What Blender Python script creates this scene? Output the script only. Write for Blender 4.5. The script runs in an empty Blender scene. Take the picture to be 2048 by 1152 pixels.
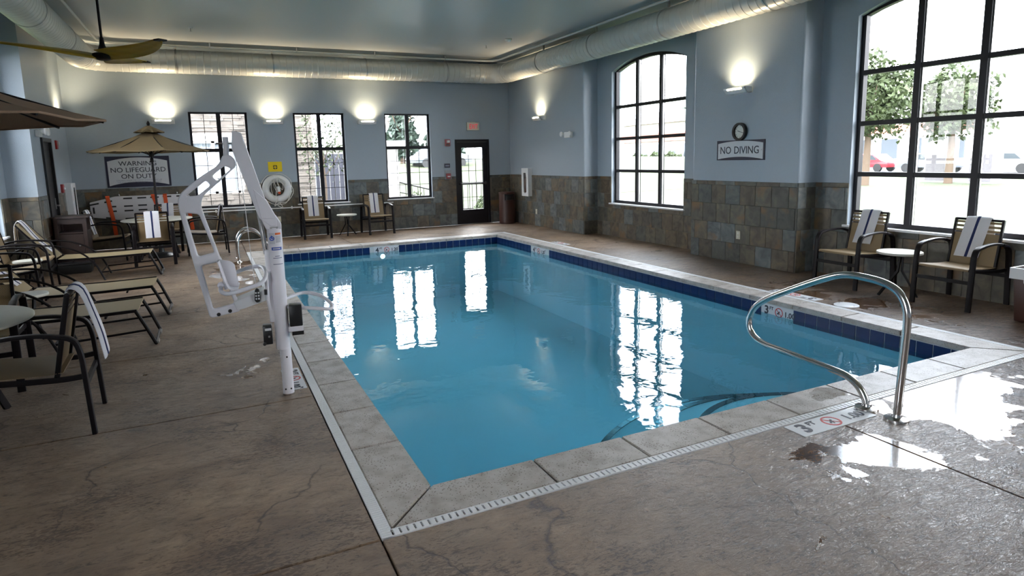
import bpy, bmesh, math, random
from mathutils import Vector, Matrix
random.seed(7)
PI = math.pi
SC = bpy.context.scene
COL = SC.collection

# ------------------------------------------------------------------ camera
cam_d = bpy.data.cameras.new('camera'); cam = bpy.data.objects.new('camera', cam_d); COL.objects.link(cam)
F, PITCH, ROLL, YAW, PCY = 1257.1, 0.1502, -0.0232, 0.4471, -69.91
cam_d.sensor_width = 36.0; cam_d.lens = F / 2048 * 36.0
cam_d.shift_x = 0.0; cam_d.shift_y = PCY / 2048
cam_d.clip_end = 400; cam_d.clip_start = 0.05
_f = Vector((math.sin(YAW), math.cos(YAW), 0)); _r = Vector((math.cos(YAW), -math.sin(YAW), 0)); _u = Vector((0, 0, 1))
_f2 = _f*math.cos(PITCH) - _u*math.sin(PITCH); _u2 = _u*math.cos(PITCH) + _f*math.sin(PITCH)
_r3 = _r*math.cos(ROLL) + _u2*math.sin(ROLL); _u3 = _u2*math.cos(ROLL) - _r*math.sin(ROLL)
M = Matrix((( _r3.x, _u3.x, -_f2.x, -0.8746), (_r3.y, _u3.y, -_f2.y, -2.8171), (_r3.z, _u3.z, -_f2.z, 1.6), (0, 0, 0, 1)))
cam.matrix_world = M
SC.camera = cam
# ------------------------------------------------------------------ world
wd = bpy.data.worlds.new('World'); SC.world = wd; wd.use_nodes = True
wn = wd.node_tree.nodes; wl = wd.node_tree.links
bg = wn['Background']
SKY = 12.0
tc = wn.new('ShaderNodeTexCoord'); nz = wn.new('ShaderNodeTexNoise'); nz.inputs['Scale'].default_value = 2.2; nz.inputs['Detail'].default_value = 5
rp = wn.new('ShaderNodeValToRGB'); rp.color_ramp.elements[0].position = .42; rp.color_ramp.elements[0].color = (.78, .87, 1, 1)
rp.color_ramp.elements[1].position = .62; rp.color_ramp.elements[1].color = (1, .985, .97, 1)
wl.new(tc.outputs['Generated'], nz.inputs['Vector']); wl.new(nz.outputs['Fac'], rp.inputs['Fac']); wl.new(rp.outputs['Color'], bg.inputs['Color'])
bg.inputs['Strength'].default_value = SKY
SC.view_settings.view_transform = 'Standard'; SC.view_settings.look = 'None'
SC.view_settings.exposure = 0.56; SC.view_settings.gamma = 1.0
try: SC.view_settings.use_curve_mapping = False
except Exception: pass
SC.cycles.max_bounces = 12; SC.cycles.transparent_max_bounces = 24; SC.cycles.diffuse_bounces = 6
SC.cycles.glossy_bounces = 5
SC.cycles.sample_clamp_indirect = 6.0
SC.cycles.use_denoising = True
SC.cycles.caustics_reflective = False; SC.cycles.caustics_refractive = False

# ------------------------------------------------------------------ materials
def new_mat(name):
    m = bpy.data.materials.new(name); m.use_nodes = True
    return m, m.node_tree.nodes, m.node_tree.links, m.node_tree.nodes['Principled BSDF']
def mat(name, col, rough=.5, metal=0, noise=0, nscale=20, bump=0, bscale=60, spec=.5, emit=None, estr=0, stretch=None):
    m, n, l, b = new_mat(name)
    b.inputs['Base Color'].default_value = (*col, 1); b.inputs['Roughness'].default_value = rough
    b.inputs['Metallic'].default_value = metal; b.inputs['Specular IOR Level'].default_value = spec
    if emit: b.inputs['Emission Color'].default_value = (*emit, 1); b.inputs['Emission Strength'].default_value = estr
    g = n.new('ShaderNodeTexCoord')
    src = g.outputs['Object']
    if stretch:
        mp = n.new('ShaderNodeMapping'); mp.inputs['Scale'].default_value = stretch; l.new(src, mp.inputs['Vector']); src = mp.outputs['Vector']
    if noise:
        t = n.new('ShaderNodeTexNoise'); t.inputs['Scale'].default_value = nscale; t.inputs['Detail'].default_value = 5
        l.new(src, t.inputs['Vector'])
        x = n.new('ShaderNodeMixRGB'); x.blend_type = 'MIX'
        x.inputs[1].default_value = (*[c*(1-noise) for c in col], 1); x.inputs[2].default_value = (*[min(1, c*(1+noise)) for c in col], 1)
        l.new(t.outputs['Fac'], x.inputs[0]); l.new(x.outputs[0], b.inputs['Base Color'])
    if bump:
        t = n.new('ShaderNodeTexNoise'); t.inputs['Scale'].default_value = bscale; t.inputs['Detail'].default_value = 4
        l.new(src, t.inputs['Vector'])
        bp = n.new('ShaderNodeBump'); bp.inputs['Strength'].default_value = bump; bp.inputs['Distance'].default_value = .01
        l.new(t.outputs['Fac'], bp.inputs['Height']); l.new(bp.outputs[0], b.inputs['Normal'])
    return m

def ramp(n, l, src, stops):
    r = n.new('ShaderNodeValToRGB'); e = r.color_ramp.elements
    e[0].position, e[0].color = stops[0][0], (*stops[0][1], 1)
    e[1].position, e[1].color = stops[-1][0], (*stops[-1][1], 1)
    for p, c in stops[1:-1]:
        k = e.new(p); k.color = (*c, 1)
    l.new(src, r.inputs['Fac']); return r.outputs['Color']

def slate_mat():
    m, n, l, b = new_mat('slate')
    oi = n.new('ShaderNodeObjectInfo'); tc = n.new('ShaderNodeTexCoord')
    add = n.new('ShaderNodeVectorMath'); add.operation = 'ADD'; mul = n.new('ShaderNodeVectorMath'); mul.operation = 'SCALE'; mul.inputs['Scale'].default_value = 37
    cx = n.new('ShaderNodeCombineXYZ')
    for i in range(3): l.new(oi.outputs['Random'], cx.inputs[i])
    l.new(cx.outputs[0], mul.inputs[0]); l.new(tc.outputs['Object'], add.inputs[0]); l.new(mul.outputs[0], add.inputs[1])
    base = ramp(n, l, oi.outputs['Random'], [(0, (.110, .085, .058)), (.2, (.125, .113, .085)), (.4, (.078, .078, .066)), (.55, (.100, .110, .105)), (.72, (.150, .172, .180)), (.82, (.130, .102, .068)), (.95, (.090, .082, .066))])
    t = n.new('ShaderNodeTexNoise'); t.inputs['Scale'].default_value = 6; t.inputs['Detail'].default_value = 8; t.inputs['Distortion'].default_value = 1.2
    l.new(add.outputs[0], t.inputs['Vector'])
    v = ramp(n, l, t.outputs['Fac'], [(.3, (.55, .55, .57)), (.5, (1, 1, 1)), (.7, (1.5, 1.4, 1.25))])
    x = n.new('ShaderNodeMixRGB'); x.blend_type = 'MULTIPLY'; x.inputs[0].default_value = 1; l.new(base, x.inputs[1]); l.new(v, x.inputs[2])
    t2 = n.new('ShaderNodeTexNoise'); t2.inputs['Scale'].default_value = 3.0; t2.inputs['Detail'].default_value = 3; l.new(add.outputs[0], t2.inputs['Vector'])
    ms = ramp(n, l, t2.outputs['Fac'], [(.60, (0, 0, 0)), (.70, (.8, .8, .8))])
    x2 = n.new('ShaderNodeMixRGB'); l.new(ms, x2.inputs[0]); l.new(x.outputs[0], x2.inputs[1]); x2.inputs[2].default_value = (.20, .115, .05, 1)
    l.new(x2.outputs[0], b.inputs['Base Color']); b.inputs['Roughness'].default_value = .42
    bp = n.new('ShaderNodeBump'); bp.inputs['Strength'].default_value = .5; bp.inputs['Distance'].default_value = .01
    l.new(t.outputs['Fac'], bp.inputs['Height']); l.new(bp.outputs[0], b.inputs['Normal'])
    return m

def deck_mat():
    m, n, l, b = new_mat('stamped_concrete')
    g = n.new('ShaderNodeNewGeometry'); P = g.outputs['Position']
    def noise(sc, det=6, dist=0, st=None, rough=.55):
        src = P
        if st:
            mp = n.new('ShaderNodeMapping'); mp.inputs['Scale'].default_value = st; mp.inputs['Rotation'].default_value = (0, 0, .35); l.new(P, mp.inputs['Vector']); src = mp.outputs['Vector']
        t = n.new('ShaderNodeTexNoise'); t.inputs['Scale'].default_value = sc; t.inputs['Detail'].default_value = det
        t.inputs['Distortion'].default_value = dist; t.inputs['Roughness'].default_value = rough
        l.new(src, t.inputs['Vector']); return t.outputs['Fac']
    big = noise(.9, 4, .5); mid = noise(2.0, 8, .6, (1, 1.35, 1), .62); fine = noise(10, 12, .8, (1, 2.3, 1), .80)
    c1 = ramp(n, l, mid, [(.32, (.178, .106, .060)), (.42, (.270, .178, .108)), (.56, (.338, .236, .152)), (.75, (.398, .290, .194))])
    c2 = ramp(n, l, big, [(.35, (.70, .68, .70)), (.65, (1.12, 1.08, 1.02))])
    c3 = ramp(n, l, fine, [(.36, (.34, .29, .25)), (.47, (.97, .96, .93)), (.66, (1.28, 1.26, 1.20))])
    def mulc(a, bb, f=1):
        x = n.new('ShaderNodeMixRGB'); x.blend_type = 'MULTIPLY'; x.inputs[0].default_value = f; l.new(a, x.inputs[1]); l.new(bb, x.inputs[2]); return x.outputs[0]
    col = mulc(mulc(c1, c2), c3, 1)
    pitn = noise(34, 3, .8, (1, 2.2, 1)); pitm = noise(1.7, 3)
    pa = n.new('ShaderNodeMath'); pa.operation = 'MULTIPLY_ADD'; pa.inputs[1].default_value = 1.1; l.new(pitm, pa.inputs[0]); l.new(pitn, pa.inputs[2])
    pits = ramp(n, l, pa.outputs[0], [(.88, (.46, .38, .32)), (.96, (1, 1, 1))])
    col = mulc(col, pits, .85)
    # wandering stamped veins
    warp = n.new('ShaderNodeTexNoise'); warp.inputs['Scale'].default_value = 1.6; warp.inputs['Detail'].default_value = 5; l.new(P, warp.inputs['Vector'])
    vm = n.new('ShaderNodeVectorMath'); vm.operation = 'MULTIPLY_ADD'; vm.inputs[1].default_value = (.9, .9, 0)
    l.new(warp.outputs['Color'], vm.inputs[0]); l.new(P, vm.inputs[2])
    vor = n.new('ShaderNodeTexVoronoi'); vor.feature = 'DISTANCE_TO_EDGE'; vor.inputs['Scale'].default_value = .85
    l.new(vm.outputs[0], vor.inputs['Vector'])
    vein = ramp(n, l, vor.outputs['Distance'], [(.0, (0, 0, 0)), (.010, (1, 1, 1))])
    msk = ramp(n, l, noise(.8, 2), [(.46, (1, 1, 1)), (.55, (0, 0, 0))])
    sc = n.new('ShaderNodeMixRGB'); sc.blend_type = 'ADD'; sc.inputs[0].default_value = 1; sc.use_clamp = True; l.new(vein, sc.inputs[1]); l.new(msk, sc.inputs[2])
    veinc = ramp(n, l, sc.outputs[0], [(0, (.30, .23, .20)), (1, (1, 1, 1))])
    col = mulc(col, veinc)
    # wetness: films of water standing near the right hand corner and splashed spots elsewhere
    sep = n.new('ShaderNodeSeparateXYZ'); l.new(P, sep.inputs[0])
    def math_(op, a, bb=None, cc=None):
        x = n.new('ShaderNodeMath'); x.operation = op
        for i, s in enumerate((a, bb, cc)):
            if s is None: continue
            if isinstance(s, (int, float)): x.inputs[i].default_value = s
            else: l.new(s, x.inputs[i])
        return x.outputs[0]
    wq = n.new('ShaderNodeTexNoise'); wq.inputs['Scale'].default_value = 1.3; wq.inputs['Detail'].default_value = 6; l.new(P, wq.inputs['Vector'])
    wv = n.new('ShaderNodeVectorMath'); wv.operation = 'MULTIPLY_ADD'; wv.inputs[1].default_value = (1.1, 1.1, 0); l.new(wq.outputs['Color'], wv.inputs[0]); l.new(P, wv.inputs[2])
    sw = n.new('ShaderNodeSeparateXYZ'); l.new(wv.outputs[0], sw.inputs[0])
    def blob(cx, cy, rx, ry):
        dx = math_('DIVIDE', math_('SUBTRACT', sw.outputs[0], cx+.55), rx); dy = math_('DIVIDE', math_('SUBTRACT', sw.outputs[1], cy+.55), ry)
        d = math_('SQRT', math_('ADD', math_('MULTIPLY', dx, dx), math_('MULTIPLY', dy, dy)))
        return math_('SMOOTH_MAX', math_('SUBTRACT', 1, d), 0, .25)
    w = blob(3.35, -.55, 1.0, .65)
    w = math_('MAXIMUM', w, math_('MULTIPLY', blob(5.2, 1.6, .5, 1.6), .55))
    w = math_('MAXIMUM', w, math_('MULTIPLY', blob(2.1, -.75, .5, .3), .75))
    w = math_('MAXIMUM', w, math_('MULTIPLY', blob(-.75, 2.45, .5, .5), .38))
    w = math_('MAXIMUM', w, math_('MULTIPLY', blob(-.6, 7.6, .6, 1.9), .6))
    pn = noise(3.2, 5, .8)
    pud = math_('ADD', math_('MULTIPLY', w, .9), math_('MULTIPLY', math_('SUBTRACT', pn, .5), 1.6))
    pmask = ramp(n, l, pud, [(.30, (0, 0, 0)), (.36, (1, 1, 1))])
    damp = math_('MINIMUM', math_('ADD', blob(3.8, -1.1, 3.7, 2.8), math_('MULTIPLY', blob(5.4, 3.5, 1.6, 4.5), .6)), 1)
    dcol = ramp(n, l, damp, [(0, (1, 1, 1)), (.6, (.70, .64, .66))])
    col = mulc(col, dcol)
    pc = ramp(n, l, pmask, [(0, (1, 1, 1)), (1, (.62, .55, .5))])
    col = mulc(col, pc)
    l.new(col, b.inputs['Base Color'])
    r0 = ramp(n, l, damp, [(0, (.44,)*3), (.4, (.30,)*3)])
    r1 = n.new('ShaderNodeMixRGB'); l.new(pmask, r1.inputs[0]); l.new(r0, r1.inputs[1]); r1.inputs[2].default_value = (.03, .03, .03, 1)
    l.new(r1.outputs[0], b.inputs['Roughness'])
    h = math_('ADD', math_('MULTIPLY', fine, .85), math_('MULTIPLY', mid, 1.1))
    pbw0 = n.new('ShaderNodeRGBToBW'); l.new(pits, pbw0.inputs[0]); h = math_('ADD', h, math_('MULTIPLY', pbw0.outputs[0], .12))
    vg = n.new('ShaderNodeRGBToBW'); l.new(sc.outputs[0], vg.inputs[0])
    h = math_('ADD', h, math_('MULTIPLY', vg.outputs[0], .16))
    grain = noise(60, 3); h = math_('ADD', h, math_('MULTIPLY', grain, .16))
    pbw = n.new('ShaderNodeRGBToBW'); l.new(pmask, pbw.inputs[0])
    st = math_('SUBTRACT', .95, math_('MULTIPLY', pbw.outputs[0], .93))
    bp = n.new('ShaderNodeBump'); bp.inputs['Distance'].default_value = .045; l.new(st, bp.inputs['Strength']); l.new(h, bp.inputs['Height'])
    l.new(bp.outputs[0], b.inputs['Normal'])
    g1, g2 = noise(7.5, 4, .6, (1, 2.2, 1), .6), noise(30, 3, .4, (1, 2.4, 1), .6)
    bp2 = n.new('ShaderNodeBump'); bp2.inputs['Distance'].default_value = .030; l.new(math_('SUBTRACT', .95, math_('MULTIPLY', pbw.outputs[0], .94)), bp2.inputs['Strength'])
    l.new(math_('ADD', g1, math_('MULTIPLY', g2, .35)), bp2.inputs['Height'])
    cw = ramp(n, l, damp, [(0, (0, 0, 0)), (.55, (.85, .85, .85))]); l.new(cw, b.inputs['Coat Weight']); b.inputs['Coat Roughness'].default_value = .17; b.inputs['Coat IOR'].default_value = 1.5; l.new(bp2.outputs[0], b.inputs['Coat Normal'])
    return m

def stone_mat():
    m, n, l, b = new_mat('coping_stone')
    g = n.new('ShaderNodeNewGeometry'); oi = n.new('ShaderNodeObjectInfo')
    t = n.new('ShaderNodeTexNoise'); t.inputs['Scale'].default_value = 9; t.inputs['Detail'].default_value = 9; l.new(g.outputs['Position'], t.inputs['Vector'])
    c = ramp(n, l, t.outputs['Fac'], [(.3, (.33, .295, .265)), (.5, (.45, .42, .395)), (.7, (.53, .505, .49))])
    v = n.new('ShaderNodeTexVoronoi'); v.inputs['Scale'].default_value = 70; l.new(g.outputs['Position'], v.inputs['Vector'])
    t3 = n.new('ShaderNodeTexNoise'); t3.inputs['Scale'].default_value = 7; l.new(g.outputs['Position'], t3.inputs['Vector'])
    k = n.new('ShaderNodeMath'); k.operation = 'ADD'; l.new(v.outputs['Distance'], k.inputs[0])
    k2 = n.new('ShaderNodeMath'); k2.operation = 'MULTIPLY'; k2.inputs[1].default_value = -.45; l.new(t3.outputs['Fac'], k2.inputs[0]); l.new(k2.outputs[0], k.inputs[1])
    pit = ramp(n, l, k.outputs[0], [(-.02, (.45, .40, .36)), (.0, (1, 1, 1))])
    o = ramp(n, l, oi.outputs['Random'], [(0, (.90, .89, .87)), (1, (1.06, 1.05, 1.04))])
    x = n.new('ShaderNodeMixRGB'); x.blend_type = 'MULTIPLY'; x.inputs[0].default_value = 1; l.new(c, x.inputs[1]); l.new(pit, x.inputs[2])
    y = n.new('ShaderNodeMixRGB'); y.blend_type = 'MULTIPLY'; y.inputs[0].default_value = 1; l.new(x.outputs[0], y.inputs[1]); l.new(o, y.inputs[2])
    l.new(y.outputs[0], b.inputs['Base Color'])
    # a film of water stands on the stone beside the grab rail
    sb = n.new('ShaderNodeVectorMath'); sb.operation = 'SUBTRACT'; sb.inputs[1].default_value = (2.72, -.12, 0); l.new(g.outputs['Position'], sb.inputs[0])
    ml = n.new('ShaderNodeVectorMath'); ml.operation = 'MULTIPLY'; ml.inputs[1].default_value = (3.2, 6.5, 0); l.new(sb.outputs[0], ml.inputs[0])
    ln = n.new('ShaderNodeVectorMath'); ln.operation = 'LENGTH'; l.new(ml.outputs[0], ln.inputs[0])
    wn_ = n.new('ShaderNodeMath'); wn_.operation = 'MULTIPLY_ADD'; wn_.inputs[1].default_value = .9; l.new(t3.outputs['Fac'], wn_.inputs[0]); l.new(ln.outputs['Value'], wn_.inputs[2])
    wet = ramp(n, l, wn_.outputs[0], [(0, (0, 0, 0)), (1, (1, 1, 1))]); wet_node = wet.node
    wet_node.color_ramp.elements[0].position = .98; wet_node.color_ramp.elements[1].position = 1.0
    rr = n.new('ShaderNodeMath'); rr.operation = 'MULTIPLY_ADD'; rr.inputs[1].default_value = .42; rr.inputs[2].default_value = .06; l.new(wet, rr.inputs[0]); l.new(rr.outputs[0], b.inputs['Roughness'])
    bp = n.new('ShaderNodeBump'); bp.inputs['Strength'].default_value = .35; bp.inputs['Distance'].default_value = .006
    l.new(pit, bp.inputs['Height']); l.new(bp.outputs[0], b.inputs['Normal'])
    return m

def schlick(n, l, f0, normal=None):
    """reflectance that is the same from both sides of a thin sheet"""
    lw = n.new('ShaderNodeLayerWeight'); lw.inputs['Blend'].default_value = .5
    if normal: l.new(normal, lw.inputs['Normal'])
    p = n.new('ShaderNodeMath'); p.operation = 'POWER'; p.inputs[1].default_value = 5; l.new(lw.outputs['Facing'], p.inputs[0])
    q = n.new('ShaderNodeMath'); q.operation = 'MULTIPLY_ADD'; q.inputs[1].default_value = 1-f0; q.inputs[2].default_value = f0; l.new(p.outputs[0], q.inputs[0])
    return q
def water_mat():
    m, n, l, b = new_mat('pool_water'); n.remove(b); out = n['Material Output']
    g = n.new('ShaderNodeNewGeometry')
    t = n.new('ShaderNodeTexNoise'); t.inputs['Scale'].default_value = 2.3; t.inputs['Detail'].default_value = 3; t.inputs['Distortion'].default_value = .4
    l.new(g.outputs['Position'], t.inputs['Vector'])
    t2 = n.new('ShaderNodeTexNoise'); t2.inputs['Scale'].default_value = 11; t2.inputs['Detail'].default_value = 2
    l.new(g.outputs['Position'], t2.inputs['Vector'])
    a = n.new('ShaderNodeMath'); a.operation = 'MULTIPLY_ADD'; a.inputs[1].default_value = .07
    l.new(t2.outputs['Fac'], a.inputs[0]); l.new(t.outputs['Fac'], a.inputs[2])
    bp = n.new('ShaderNodeBump'); bp.inputs['Strength'].default_value = 1; bp.inputs['Distance'].default_value = .0050; l.new(a.outputs[0], bp.inputs['Height'])
    fr = schlick(n, l, .021, bp.outputs[0])
    tr = n.new('ShaderNodeBsdfTransparent'); tr.inputs['Color'].default_value = (.40, .765, .885, 1)
    df = n.new('ShaderNodeBsdfDiffuse'); df.inputs['Color'].default_value = (.15, .54, .70, 1)
    mx = n.new('ShaderNodeMixShader'); mx.inputs[0].default_value = .06; l.new(tr.outputs[0], mx.inputs[1]); l.new(df.outputs[0], mx.inputs[2])
    gl = n.new('ShaderNodeBsdfGlossy'); gl.inputs['Roughness'].default_value = .0; l.new(bp.outputs[0], gl.inputs['Normal'])
    mm = n.new('ShaderNodeMixShader'); l.new(fr.outputs[0], mm.inputs[0]); l.new(mx.outputs[0], mm.inputs[1]); l.new(gl.outputs[0], mm.inputs[2])
    l.new(mm.outputs[0], out.inputs['Surface'])
    return m
def glass_mat(name='glass', tint=(.96, .965, .965)):
    m, n, l, b = new_mat(name); n.remove(b); out = n['Material Output']
    fr = schlick(n, l, .02)
    tr = n.new('ShaderNodeBsdfTransparent'); tr.inputs['Color'].default_value = (*tint, 1)
    gl = n.new('ShaderNodeBsdfGlossy'); gl.inputs['Roughness'].default_value = .0
    mm = n.new('ShaderNodeMixShader'); l.new(fr.outputs[0], mm.inputs[0]); l.new(tr.outputs[0], mm.inputs[1]); l.new(gl.outputs[0], mm.inputs[2])
    l.new(mm.outputs[0], out.inputs['Surface']); return m
def weave_mat(name, c1, c2, scale=160):
    m, n, l, b = new_mat(name)
    tc = n.new('ShaderNodeTexCoord'); w = n.new('ShaderNodeTexChecker'); w.inputs['Scale'].default_value = scale
    w.inputs[1].default_value = (*c1, 1); w.inputs[2].default_value = (*c2, 1)
    l.new(tc.outputs['Object'], w.inputs['Vector']); l.new(w.outputs['Color'], b.inputs['Base Color']); b.inputs['Roughness'].default_value = .6
    return m
def foliage_mat(name, a, c):
    m, n, l, b = new_mat(name)
    g = n.new('ShaderNodeNewGeometry'); t = n.new('ShaderNodeTexNoise'); t.inputs['Scale'].default_value = 1.5; l.new(g.outputs['Position'], t.inputs['Vector'])
    l.new(ramp(n, l, t.outputs['Fac'], [(.3, a), (.7, c)]), b.inputs['Base Color']); b.inputs['Roughness'].default_value = .7
    return m

K = dict(
    wall=mat('wall_paint_blue', (.365, .425, .490), .30, bump=.25, bscale=120, noise=.02),
    ceil=mat('ceiling_paint', (.60, .615, .62), .33, bump=.18, bscale=25, noise=.03, stretch=(1, 5, 1)),
    white=mat('white_paint', (.80, .81, .83), .35), slate=slate_mat(), grout=mat('grout', (.13, .125, .11), .8, noise=.2),
    deck=deck_mat(), joint=mat('joint_dark', (.045, .036, .03), .8), stone=stone_mat(), water=water_mat(), glass=glass_mat(),
    bronze=mat('dark_bronze', (.010, .009, .013), .42, spec=.3), black=mat('black_plastic', (.012, .012, .013), .35),
    frame=mat('furniture_frame', (.006, .004, .005), .42, spec=.22), cream=mat('cream_tabletop', (.58, .57, .50), .35, noise=.06, nscale=60),
    sling=weave_mat('sling_tan', (.29, .205, .11), (.20, .14, .07)), lsling=weave_mat('sling_olive', (.36, .28, .16), (.27, .205, .11), 120),
    towel=mat('towel_white', (.80, .79, .83), .95, bump=.7, bscale=260), navy=mat('towel_navy', (.012, .022, .10), .9, bump=.5, bscale=260),
    lift=mat('powder_white', (.80, .78, .83), .28), steel=mat('stainless', (.62, .60, .58), .16, metal=1), steel2=mat('brushed_steel', (.5, .5, .5), .3, metal=1),
    duct=mat('duct_silver', (.66, .66, .64), .34, metal=.12), canvas=mat('canvas_tan', (.27, .195, .105), .85, noise=.06, nscale=8, bump=.3, bscale=150),
    canvas2=mat('canvas_brown', (.30, .195, .125), .85, noise=.06, nscale=8, bump=.3, bscale=150),
    blue=mat('blue_tile', (.004, .020, .095), .28, noise=.45, nscale=7, bump=.15, bscale=30, spec=.25), plaster=mat('pool_plaster', (.62, .71, .77), .7, noise=.04, nscale=3),
    tgrout=mat('tile_grout', (.55, .60, .62), .6), dktile=mat('step_tile', (.008, .012, .03), .25),
    grate=mat('grate_white', (.74, .75, .77), .4), red=mat('red_enamel', (.30, .015, .02), .3), yellow=mat('yellow_sign', (.85, .62, .01), .5),
    signdark=mat('sign_navy', (.022, .020, .045), .4), signwhite=mat('sign_white', (.66, .67, .70), .45), ink=mat('ink', (.02, .022, .04), .5),
    redink=mat('red_ink', (.55, .03, .03), .5), exitred=mat('exit_red', (.9, .03, .05), .4, emit=(1, .03, .08), estr=.35), ivory=mat('ivory', (.66, .64, .52), .4),
    orange=mat('orange_strap', (.65, .085, .02), .7), board=mat('board_white', (.62, .61, .64), .45), ring=mat('buoy_white', (.72, .73, .72), .5, bump=.15, bscale=60),
    rope=mat('rope', (.70, .69, .64), .9), wood=mat('fan_blade_wood', (.46, .29, .02), .35, noise=.35, nscale=3, stretch=(1, 6, 1)),
    dkwood=mat('dark_brown_laminate', (.035, .020, .017), .45, noise=.3, nscale=12), brown=mat('brown_plastic', (.055, .020, .014), .4),
    lamp=mat('lamp_glow', (1, 1, 1), .5, emit=(1, .84, .55), estr=3), plight=mat('pool_lamp', (1, 1, 1), .5, emit=(.75, .92, 1), estr=9),
    fixture=mat('fixture_white', (.86, .86, .86), .4), clockface=mat('clock_face', (.78, .77, .70), .5),
    labelblue=mat('label_blue', (.03, .08, .42), .4), labelorange=mat('label_orange', (.75, .14, .02), .4), greytext=mat('label_grey', (.25, .26, .35), .5),
    footplate=mat('grey_panel', (.66, .66, .68), .35),
    grass=mat('grass', (.048, .063, .024), .95, noise=.35, nscale=.6), concrete=mat('sidewalk', (.42, .41, .39), .9, noise=.1, nscale=2),
    asphalt=mat('asphalt', (.10, .10, .105), .9, noise=.2), ledge=mat('ledge_stone', (.17, .145, .125), .9, noise=.6, nscale=2.5),
    stucco=mat('stucco_white', (.58, .56, .54), .9), roofm=mat('roof_shingle', (.16, .15, .16), .9, noise=.3), redband=mat('red_fascia', (.40, .13, .09), .6),
    wglass=mat('dark_glazing', (.05, .06, .07), .12), curtain=mat('curtain', (.62, .64, .68), .9), fencem=mat('fence_blue_grey', (.045, .045, .06), .8, noise=.2),
    bark=mat('bark', (.12, .085, .06), .95), leaf=foliage_mat('leaf_light', (.022, .034, .010), (.060, .078, .030)), leaf2=foliage_mat('leaf_blue', (.028, .048, .036), (.075, .105, .080)),
    leaf3=foliage_mat('leaf_bush', (.026, .042, .012), (.070, .092, .036)), carp=mat('car_paint_grey', (.20, .22, .26), .2, metal=.3), carr=mat('car_paint_red', (.35, .03, .04), .2), carw=mat('car_paint_white', (.6, .6, .6), .2),
    hvac=mat('hvac_grey', (.35, .37, .40), .6), green=mat('green_sign', (.03, .22, .09), .5), soil=mat('mulch', (.10, .07, .05), .95),
)

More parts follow.
